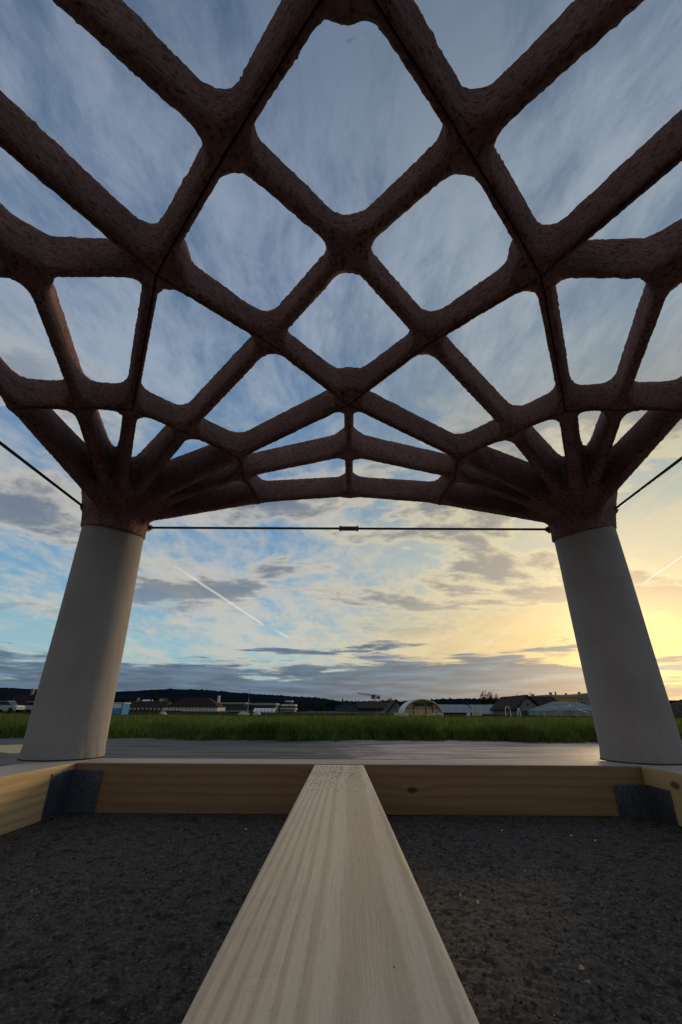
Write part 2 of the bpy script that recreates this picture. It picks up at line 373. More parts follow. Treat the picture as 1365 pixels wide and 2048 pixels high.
tag(g.build('yellow_marking', MYEL), kind='structure')

# ------------------------------------------------------------------ the lattice canopy, from distance fields
G0 = .406
N = dict(C=(0, 0, 1.469), E=(-.328, .328, 1.41), M=(0, .654, 1.367), N=(0, 1.085, 1.366), P=(0, 1.550, 1.347),
         K=(-.607, 1.008, 1.296), J=(-.858, .858, 1.348), S=(-.660, 1.300, 1.345), L=(-.604, 1.556, 1.300), Q=(-1.53, 1.53, 1.245))
N = {k: np.array(v, float) + (0, 0, G0) for k, v in N.items()}
def dg(P): return np.array((-P[1], -P[0], P[2]))
def mx(P): return np.array((-P[0], P[1], P[2]))
def bk(P): return np.array((P[0], -P[1], P[2]))
N['G'], N['H'], N['Ls'], N['D'] = dg(N['K']), dg(N['S']), dg(N['L']), dg(N['M'])
N['B'] = bk(N['E']); N['A'] = bk(N['M'])
N['M3'] = N['M'] + (0, -.062, .010); N['D3'] = dg(N['M3']); N['A3'] = bk(N['M3'])
for k in ('E', 'K', 'S', 'L', 'D', 'B', 'D3'): N[k + '2'] = mx(N[k])
ZO = -2.2; RZ = N['M'][2] - ZO
gn = lambda x, y, z: (x * RZ / (z - ZO), y * RZ / (z - ZO))
def smin(a, b, k):
    h = np.clip(.5 + .5 * (b - a) / k, 0, 1); return b * (1 - h) + a * h - k * h * (1 - h)
def noise3(shape, cell, seed):
    r = np.random.default_rng(seed).standard_normal([int(s / cell) + 3 for s in shape]).astype(np.float32)
    for ax, s in enumerate(shape):
        i = np.arange(s) / cell; i0 = i.astype(int); f = (i - i0).astype(np.float32); f = f * f * (3 - 2 * f)
        sh = [1, 1, 1]; sh[ax] = s; f = f.reshape(sh)
        r = np.take(r, i0, ax) * (1 - f) + np.take(r, i0 + 1, ax) * f
    return r
def surface_nets(D, org, vs):
    s = D < 0; nx, ny, nz = D.shape
    acc = np.zeros((nx - 1, ny - 1, nz - 1, 3), np.float32); cnt = np.zeros((nx - 1, ny - 1, nz - 1), np.float32)
    for ax in range(3):
        a = [slice(None)] * 3; b_ = [slice(None)] * 3; a[ax] = slice(0, -1); b_[ax] = slice(1, None)
        da, db = D[tuple(a)], D[tuple(b_)]; cr = (da < 0) != (db < 0)
        t = np.where(cr, da / np.where(cr, da - db, 1), 0)
        o = [i for i in range(3) if i != ax]
        for i in (0, 1):
            for j in (0, 1):
                sl_ = [slice(None)] * 3
                sl_[o[0]] = slice(i, D.shape[o[0]] - 1 + i); sl_[o[1]] = slice(j, D.shape[o[1]] - 1 + j)
                c = cr[tuple(sl_)]; cnt += c
                acc[..., ax] += np.where(c, t[tuple(sl_)], 0); acc[..., o[0]] += c * i; acc[..., o[1]] += c * j
    idx = -np.ones(cnt.shape, np.int64); m = cnt > 0; idx[m] = np.arange(m.sum())
    V = (acc[m] / cnt[m][:, None] + np.argwhere(m)) * vs + org
    F = []
    for ax in range(3):
        o = [i for i in range(3) if i != ax]
        a = [slice(1, -1)] * 3; b_ = [slice(1, -1)] * 3; a[ax] = slice(0, -1); b_[ax] = slice(1, None)
        sa, sb = s[tuple(a)], s[tuple(b_)]
        for flip in (False, True):
            e = np.argwhere((sa & ~sb) if not flip else (~sa & sb))
            if not len(e): continue
            e[:, o[0]] += 1; e[:, o[1]] += 1
            def ix(i, j):
                q = e.copy(); q[:, o[0]] -= i; q[:, o[1]] -= j; return idx[q[:, 0], q[:, 1], q[:, 2]]
            quad = np.stack([ix(1, 1), ix(0, 1), ix(0, 0), ix(1, 0)], 1)
            if flip != (ax == 1): quad = quad[:, ::-1]
            F.append(quad)
    return V, np.concatenate(F)
def poly_sd(x, y, P):
    d = np.full(x.shape, 1e9, np.float32); s = np.ones(x.shape, np.float32); n = len(P)
    for i in range(n):
        a, b_ = P[i], P[i - 1]; e = b_ - a; wx, wy = x - a[0], y - a[1]
        t = np.clip((wx * e[0] + wy * e[1]) / (e @ e), 0, 1)
        d = np.minimum(d, (wx - e[0] * t) ** 2 + (wy - e[1] * t) ** 2)
        c = np.stack([y >= a[1], y < b_[1], e[0] * wy > e[1] * wx])
        s = np.where(c.all(0) | (~c).all(0), -s, s)
    return s * np.sqrt(d)
def panel(name, members, poly, seed, head=None, vs=.0064, pad=.16, fk=.074):
    pts = np.array([N[k] for m in members for k in m[:2]])
    lo = pts.min(0) - (pad, pad, .14); hi = pts.max(0) + (pad, pad, .27)
    if head is not None: lo[2] = G0 + .90
    shape = np.ceil((hi - lo) / vs).astype(int) + 1
    ax = [lo[i] + np.arange(shape[i]) * vs for i in range(3)]
    x, y, z = np.meshgrid(*[a.astype(np.float32) for a in ax], indexing='ij')
    u, v = gn(x, y, z)
    D2 = None; ws = 0; hs = 0; db = 0; ub_ = 0
    for m in members:
        a, b_ = N[m[0]], N[m[1]]; wid = m[2]; d0, d1 = (m[3], m[4]) if len(m) > 3 else (0, 0); u0, u1 = (m[5], m[6]) if len(m) > 5 else (0, 0)
        ua = np.array(gn(*a)); ub = np.array(gn(*b_)); e = ub - ua
        t = np.clip(((u - ua[0]) * e[0] + (v - ua[1]) * e[1]) / (e @ e), 0, 1)
        dd = np.sqrt((u - ua[0] - e[0] * t) ** 2 + (v - ua[1] - e[1] * t) ** 2)
        k = np.exp(-dd / .028) + 1e-12
        ws = ws + k; hs = hs + k * (a[2] + (b_[2] - a[2]) * t); db = db + k * (d0 + (d1 - d0) * t); ub_ = ub_ + k * (u0 + (u1 - u0) * t)
        dd = dd - wid; D2 = dd if D2 is None else smin(D2, dd, fk)
    hgt = z - hs / ws; drop = db / ws
    B0 = -.024 - drop; B1 = .150 + ub_ / ws
    hc = (B0 + B1) / 2; hh = (B1 - B0) / 2
    taper = .008 * np.clip((hgt - B0) / .15, 0, 1)
    qx = D2 - taper + .030; qy = np.abs(hgt - hc) - hh + .030
    sdv = np.minimum(np.maximum(qx, qy), 0) + np.sqrt(np.maximum(qx, 0) ** 2 + np.maximum(qy, 0) ** 2) - .030
    if head is not None:
        b0, b1, r0, r1 = head; b0 = np.array(b0); b1 = np.array(b1); e = b1 - b0; L2 = e @ e
        t = ((x - b0[0]) * e[0] + (y - b0[1]) * e[1] + (z - b0[2]) * e[2]) / L2
        tcx = np.clip(t, 0, 1); rr = r0 + (r1 - r0) * tcx ** 1.5
        rad = np.sqrt((x - b0[0] - e[0] * t) ** 2 + (y - b0[1] - e[1] * t) ** 2 + (z - b0[2] - e[2] * t) ** 2) - rr
        cut = -((x - b0[0]) * NC[0] + (y - b0[1]) * NC[1] + (z - b0[2]) * NC[2])
        hd = np.maximum(rad, np.maximum(cut, (t - 1) * L2 ** .5))
        sdv = smin(sdv, hd, .07)
        sdv = np.maximum(sdv, cut)
    sh = x.shape
    sdv = sdv + .0018 * noise3(sh, 1.2, seed) + .0007 * noise3(sh, 2.6, seed + 1) + .0006 * noise3(sh, 9, seed + 2)
    P = [np.array(p) for p in poly]
    pd = poly_sd(u, v, P) + .0018
    kk = .010; sdv = -smin(-sdv, -pd, kk)
    V, F = surface_nets(sdv.astype(np.float32), lo, vs)
    return mesh_np(name, V, F)
def U(k, off=(0, 0)): return np.array(gn(*N[k])) + off
wS, wN, wT = .0210, .0230, .0165
center = panel('canopy_panel', [('C', 'E', wN, 0, 0, -.050, -.035), ('C', 'E2', wN, 0, 0, -.050, -.035), ('C', 'B', wN, 0, 0, -.050, -.035), ('C', 'B2', wN, 0, 0, -.050, -.035), ('M', 'E', wS, 0, 0, 0, -.035), ('E', 'D', wS, 0, 0, -.035, 0), ('M', 'E2', wS, 0, 0, 0, -.035), ('E2', 'D2', wS, 0, 0, -.035, 0),
                ('D', 'B', wS, 0, 0, 0, -.035), ('B', 'A', wS, 0, 0, -.035, 0), ('A', 'B2', wS, 0, 0, 0, -.035), ('B2', 'D2', wS, 0, 0, -.035, 0),
                ('M', 'M3', wN), ('D', 'D3', wN), ('D2', 'D32', wN), ('A', 'A3', wN)],
               [U(k) for k in ('M', 'E', 'D', 'B', 'A', 'B2', 'D2', 'E2')], 11)
corner = panel('canopy_panel', [('M', 'E', wS, 0, 0, 0, -.035), ('E', 'D', wS, 0, 0, -.035, 0), ('D', 'G', wS - .006), ('G', 'J', wS), ('J', 'K', wS), ('K', 'M', wS), ('E', 'J', wN, 0, 0, -.035, 0), ('D', 'B', wS, 0, 0, 0, -.035), ('M', 'E2', wS, 0, 0, 0, -.035)],
               [U(k) for k in ('M', 'E', 'D', 'G', 'J', 'K')], 21)
edge = panel('canopy_panel', [('M', 'K', wS), ('M', 'K2', wS), ('K', 'S', wT, 0, 0, 0, .02), ('S', 'L', wT, 0, 0, .02, .03), ('K2', 'S2', wT, 0, 0, 0, .02), ('S2', 'L2', wT, 0, 0, .02, .03), ('M', 'N', wT, 0, 0, 0, .02), ('N', 'P', wT, 0, 0, .02, .02), ('N', 'S', wN, 0, 0, .02, .02), ('N', 'S2', wN, 0, 0, .02, .02), ('P', 'L', wN, 0, 0, .02, .03), ('P', 'L2', wN, 0, 0, .02, .03)],
             [U('M'), U('K'), U('S'), U('L'), U('L') + (-.05, .4), U('L2') + (.05, .4), U('L2'), U('S2'), U('K2')], 31)
NC = np.array((.12, -.12, 1.0)); NC = NC / np.linalg.norm(NC)
HB, HT = np.array((-1.482, 1.478, 1.018 + G0)), np.array((-1.525, 1.525, 1.32 + G0))
fan = panel('canopy_panel', [('Q', 'L', .036, .165, 0, .06, .03), ('Q', 'S', .032, .14, 0, .07, .02), ('Q', 'K', .032, .12, 0, .08, 0), ('Q', 'J', .032, .10, 0, .08, 0), ('Q', 'G', .024, .12, 0, .08, 0), ('Q', 'H', .034, .14, 0, .07, .02), ('Q', 'Ls', .038, .165, 0, .06, .03),
             ('L', 'S', wT, 0, 0, .03, .02), ('S', 'K', wT, 0, 0, .02, 0), ('K', 'J', wS), ('J', 'G', wS), ('G', 'H', wS, 0, 0, 0, .02), ('H', 'Ls', wS, 0, 0, .02, .03)],
            [U('L') + (.05, .5), U('L'), U('S'), U('K'), U('J'), U('G'), U('H'), U('Ls'), U('Ls') + (-.5, -.05), (-3, 0), (-3, 3), (0.0, 3)], 41, head=(HB, HT, .181, .23), pad=.26, fk=.080)
can = empty('lattice_canopy', (0, 0, G0 + 1.04), 'dark brown lattice roof of rough diamond ribs standing on pale round columns', 'canopy')
def addpanel(me, rot, flip=False):
    o = link('canopy_panel', me, MC, can); o.rotation_euler.z = rot; o.location = (0, 0, -(G0 + 1.04)); return o
addpanel(center, 0)
for i in range(4):
    for me in (corner, edge, fan): addpanel(me, i * math.pi / 2)

# ------------------------------------------------------------------ columns
def column(sx, sy, label):
    o = empty('column', ((1.402 if sx > 0 else -1.352), 1.31 * sy if sy > 0 else -1.36, ZT), label, 'column', 'round columns carrying the lattice canopy')
    b0 = Vector(o.location); b1 = Vector((1.482 * sx, 1.478 * sy, 1.018 + G0))
    b1 = b1 + (b1 - b0) * .006; nC = Vector((-.12 * sx, -.12 * sy, 1)).normalized()
    n, k = 72, 46; V = []; rr = np.random.default_rng(int(5 + sx + 2 * sy)); ph = rr.random(6) * 6.28
    ax = (b1 - b0); q = Vector((0, 0, 1)).rotation_difference(ax.normalized())
    for j in range(k):
        t = j / (k - 1); c = b0 + ax * t
        for i in range(n):
            a = 2 * math.pi * i / n
            r = .172 + .002 * t + .0012 * math.sin(3 * a + ph[0] + 4 * t) + .0008 * math.sin(7 * a + ph[1] - 9 * t)
            r += .003 * math.exp(-t * 26) + .0022 * math.exp(-t * 14) * math.sin(19 * a + ph[2] + 30 * t)
            if abs(t - .045) < .012: r -= .0025
            v = Vector((r * math.cos(a), r * math.sin(a), 0))
            # foot lies flat on the timber, top square to the axis
            s = min(1, t * 5); v = v.lerp(q @ v, s)
            s = max(0, (t - .75) / .25) ** 1.0; v.z += s * (-(nC.x * v.x + nC.y * v.y) / nC.z - v.z)
            V.append(tuple(c + v - b0))
    F = [(j * n + i, j * n + (i + 1) % n, (j + 1) * n + (i + 1) % n, (j + 1) * n + i) for j in range(k - 1) for i in range(n)]
    link('column_shaft', mesh_np('column_shaft', V, F), MCOL, o)
    m = MB(); m.bar((0, 0, .0005), (0, 0, .0055), .1785, 60); m.build('base_joint', MDARKJ, o)
    return o
column(-1, 1, 'far left leaning round pale grey column standing on the timber frame corner')
column(1, 1, 'far right leaning round pale grey column beside the sunset glow')
column(-1, -1, 'round pale grey column behind the viewer on the left')
column(1, -1, 'round pale grey column behind the viewer on the right')

# ------------------------------------------------------------------ tie rods
def rod(a, b, label, ins=0.0):
    a, b = Vector(a), Vector(b); c = (a + b) / 2
    o = empty('tie_rod', c, label, 'tie rod', 'steel tie rods between the column heads')
    u = (b - a).normalized(); m = MB(); m.bar(a - c, u * -.05, .0078, 12); m.bar(u * .05, b - c, .0078, 12); m.build('rod', MROD, o, smooth=True)
    m = MB(); m.bar(u * -.048, u * .048, .0155, 6); m.build('turnbuckle', MTB, o, bevel=.002)
    for s in (-1, 1):
        m = MB(); m.bar(u * s * .0485, u * s * .064, .0185, 6); m.build('nut', MTB, o, bevel=.0015)
    for e_, s in ((a, 1), (b, -1)):
        for q0, q1, rr_ in ((-.01, .004, .026), (.004, .020, .016)):
            m = MB(); p_ = e_ - c + u * s * ins; m.bar(p_ + u * s * q0, p_ + u * s * q1, rr_, 6); m.build('end_nut' if rr_ < .02 else 'washer', MROD, o)
    return o
zr = G0 + 1.112
rod((-1.33, 1.60, zr), (1.33, 1.60, zr), 'thin dark steel tie rod spanning the two far columns with a turnbuckle in its middle')
rod((-1.660, 1.50, zr + .05), (-1.660, -1.50, zr + .05), 'thin dark steel tie rod running back along the left side', .10)
rod((1.660, 1.50, zr + .05), (1.660, -1.50, zr + .05), 'thin dark steel tie rod running back along the right side', .10)

# ------------------------------------------------------------------ timber frame
fr = empty('timber_frame', (0, 1.2, 0), 'low frame of thick pale timbers lying on the asphalt round the columns', 'timber frame')
def beam(x0, x1, y0, y1, mat, label, z0=.012, z1=ZT):
    m = MB(); m.box(x0, x1, y0 - 1.2, y1 - 1.2, z0, z1); o = m.build('beam', mat, fr, bevel=.004)
    o['label'] = label; return o
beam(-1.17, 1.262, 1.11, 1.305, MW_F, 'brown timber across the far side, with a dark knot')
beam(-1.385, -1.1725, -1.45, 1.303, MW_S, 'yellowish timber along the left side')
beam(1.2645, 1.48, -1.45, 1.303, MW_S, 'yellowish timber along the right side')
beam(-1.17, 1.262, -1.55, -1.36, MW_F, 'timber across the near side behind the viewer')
# centre beam: sawn with its edges slightly eased, a little askew
m = MB(); q = [(-.101, -2.557), (.129, -2.557), (.0718, -.0925), (-.1404, -.0925)]; m.hexa([(x, y, .012) for x, y in q] + [(x, y, ZT - .002) for x, y in q])
o = m.build('beam', MW_C, fr, bevel=.005); o['label'] = 'broad pale timber running from the viewer to the far side, speckled with dirt'

# corner brackets: folded plates with nail holes, nail heads
def bracket(xc, s, la, lb, z0, z1, label, proud=.004):
    o = empty('corner_bracket', (xc, 1.108, z0), label, 'bracket', 'steel brackets in the frame corners')
    m = MB()
    m.box(0 if s > 0 else -lb, lb if s > 0 else 0, -proud - .0025, -proud, 0, z1 - z0)
    m.box(*( (0, .0025) if s > 0 else (-.0025, 0)), -la, -proud - .0027, 0, z1 - z0)
    m.build('plate', MST, o, bevel=.0008)
    hm = bpy.data.meshes.new('nail_hole'); bm = bmesh.new()
    bmesh.ops.create_circle(bm, cap_ends=True, radius=.0032, segments=10); bm.to_mesh(hm); bm.free(); hm.materials.append(MHOLE)
    h = z1 - z0
    for i in range(8):
        zz_ = h - .014 - (i % 2) * .013
        a = link('nail_hole', hm, None, o, (s * (lb - .012 - i * .012), -proud - .0034, zz_)); a.rotation_euler = (math.pi / 2, 0, 0)
    for i in range(6):
        a = link('nail_hole', hm, None, o, (s * (lb - .012 - (i % 2) * .011), -proud - .0034, h - .04 - i * .02)); a.rotation_euler = (math.pi / 2, 0, 0)
    for i in range(6):
        a = link('nail_hole', hm, None, o, (s * .0034, -la + .014 + (i % 3) * .014, h - .014 - (i // 3) * .016)); a.rotation_euler = (0, math.pi / 2 * s, 0)
    return o
bracket(-1.1725 + .002, 1, .145, .125, .016, .172, 'blue grey galvanised bracket nailed into the left frame corner')
bracket(1.2645 - .002, -1, .15, .135, .010, .128, 'dark galvanised bracket nailed low into the right frame corner')

# small pale chips lying about
chips = ['largest pale chip, lying left of the centre timber near the far beam', 'pale chip close to the far beam right of the centre timber', 'pale chip further right close to the far beam', 'pale chip just in front of the rightmost far one',
         'pale chip near the right edge of the centre timber', 'longer pale chip beside the one near the centre timber', 'pale chip nearest the viewer on the right', 'lone pale chip far to the right on the dark asphalt']
for (x, y, s) in ((-.36, .86, .012), (.56, .86, .008), (.78, .80, .009), (.83, .74, .008), (.27, .28, .008), (.30, .24, .010), (.40, -.02, .009), (.87, .25, .008)):
    m = MB(); s *= .6; a = random.random() * 3; c, s_ = math.cos(a) * s, math.sin(a) * s
    m.hexa([(-c, -s_, 0), (s_ * .5, -c * .5, 0), (c, s_, 0), (-s_ * .6, c * .6, 0), (-c * .9, -s_ * .8, .004), (s_ * .4, -c * .4, .005), (c * .8, s_ * .9, .003), (-s_ * .5, c * .5, .004)])
    o = m.build('wood_chip', MW_C); o.location = (x, y, .014)
    tag(o, chips.pop(0), 'wood chip', 'pale chips on the asphalt')


def specks(name, x, y, z, s, mat, seed, label, cat, flat=.7):
    r = np.random.default_rng(seed); n = len(x)
    o6 = np.array([(1, 0, 0), (-1, 0, 0), (0, 1, 0), (0, -1, 0), (0, 0, 1), (0, 0, -1)], float)
    j = o6[None] * r.uniform(.55, 1.25, (n, 6, 1)) + r.normal(0, .18, (n, 6, 3)); a = r.uniform(0, 6.28, n); c, q = np.cos(a)[:, None], np.sin(a)[:, None]
    j = np.stack([j[..., 0] * c - j[..., 1] * q, j[..., 0] * q + j[..., 1] * c, j[..., 2] * flat], -1)
    V = (np.stack([x, y, z], 1)[:, None] + j * s[:, None, None]).reshape(-1, 3)
    f8 = np.array([(0, 2, 4), (2, 1, 4), (1, 3, 4), (3, 0, 4), (2, 0, 5), (1, 2, 5), (3, 1, 5), (0, 3, 5)])
    F = (f8[None] + (np.arange(n) * 6)[:, None, None]).reshape(-1, 3)
    return tag(link(name, mesh_np(name, V, F, False), mat), label, cat, kind='stuff')
def m_grit(t, b):
    r_ = t.add('ShaderNodeNewGeometry').outputs['Random Per Island']
    t.put(b.inputs['Base Color'], t.ramp(r_, [(0, (.018, .016, .015)), (.5, (.055, .046, .040)), (.85, (.11, .092, .076)), (.97, (.17, .15, .125)), (1, (.30, .27, .23))]))
MGRIT = material('grit', rough=.8, build=m_grit, spec=.3); MDIRT = material('dirt_grain', (.045, .035, .028), .9)
r = np.random.default_rng(21); n = 34000
gx = r.uniform(x0 + .02, x1 - .02, n); gy = y0 + .05 + (y1 - y0 - .07) * r.random(n); k = np.sin(gx * 9 + 2) * np.sin(gy * 7) + .4 * np.sin(gx * 31) * np.sin(gy * 27)
keep = r.random(n) < (.55 + .35 * k); gx, gy = gx[keep], gy[keep]
gz = h.reshape(nx, ny)[((gx - x0) / st).astype(int), ((gy - y0) / st).astype(int)]
specks('asphalt_grit', gx, gy, gz, r.lognormal(math.log(.0024), .42, len(gx)).clip(.001, .007), MGRIT, 22, 'loose dark grit covering the asphalt inside the timber frame', 'grit')
n = 900; by = 1.05 - np.abs(r.normal(0, .42, n)); bx = -.034 + r.uniform(-1, 1, n) * .095; k = (by > .45) & (by < 1.08)
k[400:] &= np.abs(by[400:] - .80 + bx[400:] * .4) < .05; by[~k] = r.uniform(-.5, 1.05, (~k).sum())
m_ = k | (r.random(n) < .025); bx, by = bx[m_], by[m_]
specks('dirt_grains', bx, by, np.full(len(bx), ZT - .0015), r.uniform(.0006, .0019, len(bx)), MDIRT, 23, 'dark crumbs of dirt scattered on the far half of the centre timber', 'dirt')

# ------------------------------------------------------------------ background helpers
def at(px, py, Y):
    """point on the sight line of a picture position at depth Y (metres north of the canopy's middle)"""
    a, b = px - PX, -(py - PY); c, s = math.cos(ROLL), math.sin(ROLL)
    u, v = (a * c + b * s) / FPX, (-a * s + b * c) / FPX
    y = math.cos(PITCH) - v * math.sin(PITCH); z = math.sin(PITCH) + v * math.cos(PITCH)
    d = Vector((math.cos(YAW) * u + math.sin(YAW) * y, -math.sin(YAW) * u + math.cos(YAW) * y, z))
    return CAM + d * ((Y - CAM.y) / d.y)
def xz(px, py, Y): p = at(px, py, Y); return p.x, max(p.z, 0.05)

# ------------------------------------------------------------------ grass band and field
def m_grass(t, b):
    g = t.add('ShaderNodeNewGeometry'); r = g.outputs['Random Per Island']; p = g.outputs['Position']
    n = t.noise(t.vm('MULTIPLY', p, (1, 1, .2)), .9, 4, .6)
    c = t.ramp(r, [(0, (.040, .072, .010)), (.45, (.092, .155, .016)), (.8, (.150, .205, .026)), (.94, (.15, .19, .04)), (1, (.26, .24, .10))])
    c = t.mix(t.m('MULTIPLY', t.rng(n, .42, .62), .6), c, (.070, .070, .022, 1))
    t.put(b.inputs['Base Color'], c)
    tr = t.add('ShaderNodeBsdfTranslucent', i_Color=c); mxs = t.add('ShaderNodeMixShader', i_0=.38)
    o = [q for q in t.n if q.type == 'OUTPUT_MATERIAL'][0]
    t.l.new(b.outputs[0], mxs.inputs[1]); t.l.new(tr.outputs[0], mxs.inputs[2]); t.l.new(mxs.outputs[0], o.inputs[0])
MGR = material('grass', rough=.6, build=m_grass, spec=.2)
def blades(n, xr, yr, hm, hs, wd, seed, y_edge=None):
    r = np.random.default_rng(seed)
    x = r.uniform(*xr, n); y = r.uniform(*yr, n)
    if y_edge is not None:
        ye = y_edge + .16 * np.sin(x * 1.3) + .10 * np.sin(x * 21) * np.sin(x * 5) + .12 * np.sin(x * 3.7 + 1) + .06 * np.sin(x * 9.1) - .03 * x
        keep = y > ye + r.exponential(.05, n); x, y = x[keep], y[keep]; ye = ye[keep]; n = len(x)
        ramp = np.clip((y - ye) / .35, .35, 1)
    else: ramp = 1.0
    patch = .76 + .16 * np.sin(x * .55 + 1) + .20 * np.sin(x * 1.7 + .6 * y) * np.sin(y * 2.3 + x * .4) + .14 * np.sin(x * 5.3 + y * 3.1)
    h = (hm + hs * r.standard_normal(n)).clip(.03, None) * patch * ramp
    a = r.uniform(0, 6.283, n); lean = r.uniform(.1, .75, n) * h; la = r.uniform(0, 6.283, n)
    w_ = wd * r.uniform(.6, 1.4, n)
    cx, cy = np.cos(a) * w_, np.sin(a) * w_; lx, ly = np.cos(la) * lean, np.sin(la) * lean
    z0 = np.zeros(n)
    V = np.stack([np.stack([x - cx, y - cy, z0], 1), np.stack([x + cx, y + cy, z0], 1),
                  np.stack([x + cx * .8 + lx * .35, y + cy * .8 + ly * .35, h * .55], 1), np.stack([x - cx * .8 + lx * .35, y - cy * .8 + ly * .35, h * .55], 1),
                  np.stack([x + lx, y + ly, h * (1 - .15 * r.random(n))], 1)], 1).reshape(-1, 3)
    i = np.arange(n) * 5
    F = np.concatenate([np.stack([i, i + 1, i + 2], 1), np.stack([i, i + 2, i + 3], 1), np.stack([i + 3, i + 2, i + 4], 1)])
    return V, F
V, F = blades(170000, (-10.5, 10.5), (5.75, 8.8), .268, .065, .0045, 3, y_edge=6.02)
tag(link('tall_grass', mesh_np('tall_grass', V, F, False), MGR), 'band of tall green grass beyond the paved area', 'grass', kind='stuff')
V, F = blades(90000, (-26, 26), (8.8, 30), .15, .04, .012, 4)
tag(link('short_grass', mesh_np('short_grass', V, F, False), MGR), 'short grass of the field behind the tall grass band', 'grass', kind='stuff')
V, F = blades(5000, (-10, 10), (6.2, 9.0), .35, .05, .006, 14)
V = V.reshape(-1, 5, 3); cl = np.sin(V[:, 0, 0] * 2.1) * np.sin(V[:, 0, 0] * .9 + V[:, 0, 1] * 3) > .25; V = V[cl].reshape(-1, 3); n5 = len(V) // 5; i = np.arange(n5) * 5
F = np.concatenate([np.stack([i, i + 1, i + 2], 1), np.stack([i, i + 2, i + 3], 1), np.stack([i + 3, i + 2, i + 4], 1)])
tag(link('weeds', mesh_np('weeds', V, F, False), MGR), 'taller weeds and stalks standing out of the grass band', 'weeds', kind='stuff')
# pale flower heads and seed heads in the grass
r = np.random.default_rng(9); n = 420
x = r.uniform(-9, 9, n); y = 6.3 + r.random(n) * 2.4; z = r.uniform(.14, .33, n); s = r.uniform(.003, .008, n)
o6 = np.array([(1, 0, 0), (-1, 0, 0), (0, 1, 0), (0, -1, 0), (0, 0, 1), (0, 0, -1)])
V = (np.stack([x, y, z], 1)[:, None] + o6[None] * s[:, None, None]).reshape(-1, 3)
f8 = np.array([(0, 2, 4), (2, 1, 4), (1, 3, 4), (3, 0, 4), (2, 0, 5), (1, 2, 5), (3, 1, 5), (0, 3, 5)])
F = (f8[None] + (np.arange(n) * 6)[:, None, None]).reshape(-1, 3)
MFL = material('flower', (.55, .55, .42), .7)
tag(link('wild_flowers', mesh_np('wild_flowers', V, F, False), MFL), 'tiny pale flower heads scattered through the tall grass', 'flowers', kind='stuff')

# ------------------------------------------------------------------ hills
MHILL = varied((.006, .011, .019), (.010, .018, .024), .008, bs=0, spec=0.0)  # distance haze put into the base colour as a bluish tint
def hill(name, prof, Y, depth, seed, bumpy=1.5):
    xs = np.array([at(px, py, Y).x for px, py in prof]); zs = np.array([at(px, py, Y).z for px, py in prof])
    n = 900; X = np.linspace(xs[0], xs[-1], n); Zr = np.interp(X, xs, zs)
    k = np.hanning(25); k /= k.sum(); Zr = np.convolve(np.pad(Zr, 12, 'edge'), k, 'valid')
    rr = np.random.default_rng(seed); m = 26; rows = []
    for j in range(m):
        t = j / (m - 1); y = Y - depth * (1 - t)
        f = math.sin(t * math.pi / 2) ** .8
        jit = (np.abs(rr.standard_normal(n)) * bumpy * (.35 + .65 * t)) + np.convolve(np.pad(rr.standard_normal(n), 6, 'edge'), np.ones(13) / 13, 'valid') * bumpy * 1.2
        z = Zr * f * (y / Y) + jit * min(1, t * 6)
        rows.append(np.stack([X, np.full(n, y) + rr.standard_normal(n) * depth / m * .05, z if j else np.full(n, -.5)], 1))
    back = rows[-1].copy(); back[:, 1] += 60; back[:, 2] = -.5; rows.append(back)
    V = np.concatenate(rows); I = np.arange(len(V)).reshape(m + 1, n)
    F = np.stack([I[:-1, :-1], I[:-1, 1:], I[1:, 1:], I[1:, :-1]], -1).reshape(-1, 4)
    return tag(link(name, mesh_np(name, V, F, True), MHILL), kind='structure')
hill('forested_hill', [(-900, 1378), (-300, 1368), (0, 1376), (80, 1380), (160, 1382), (235, 1385), (300, 1383), (350, 1379), (400, 1380), (480, 1387), (560, 1392), (640, 1397), (700, 1406), (760, 1414), (850, 1421), (900, 1421)], 1500, 700, 1)
hill('forested_hill', [(700, 1420), (790, 1406), (840, 1402), (880, 1400), (920, 1399), (960, 1401), (1010, 1404), (1100, 1408), (1300, 1404), (1800, 1398), (2400, 1410)], 1300, 400, 2, 2.4)
hill('wooded_rise', [(560, 1424), (640, 1412), (700, 1406), (760, 1406), (830, 1408), (900, 1412), (1000, 1420)], 560, 120, 3, 1.4)
hill('wooded_rise', [(-400, 1402), (0, 1402), (120, 1404), (260, 1402), (350, 1401), (480, 1406), (600, 1410), (700, 1424)], 620, 160, 5, 1.5)

# ------------------------------------------------------------------ background materials
ww = lambda c1, c2, sc=.6, **k: varied(c1, c2, sc, **k)
PLA = ww((.33, .32, .29), (.42, .41, .37)); PLW = ww((.50, .49, .46), (.60, .59, .56)); DROOF = ww((.022, .014, .014), (.038, .022, .020))
GREYW = ww((.16, .155, .145), (.24, .23, .21)); OCH = ww((.42, .24, .055), (.52, .31, .08)); CONC = ww((.26, .25, .23), (.34, .33, .30))
BLK = material('window_glass', (.018, .022, .028), .15); METR = ww((.20, .23, .27), (.28, .31, .35), .8, stretch=(6, 1, 1)); WHT = ww((.62, .63, .65), (.72, .72, .73))
BLU = ww((.05, .20, .38), (.07, .27, .48), 2); DBL = ww((.035, .055, .075), (.055, .08, .10)); WOODP = ww((.50, .34, .17), (.66, .48, .26), 2.5)
WDK = ww((.026, .020, .018), (.042, .032, .028), 2); GLS = ww((.16, .19, .20), (.26, .30, .31), 1.5, metal=.0); EARTH = ww((.050, .040, .032), (.095, .078, .060), .9, bs=.8, bd=.2)
ORG = ww((.35, .12, .03), (.45, .17, .05)); TARP = ww((.05, .07, .09), (.08, .10, .12)); POLE = material('pole', (.30, .30, .28), .6, .3); PIP = material('white_pipe', (.70, .70, .68), .5)
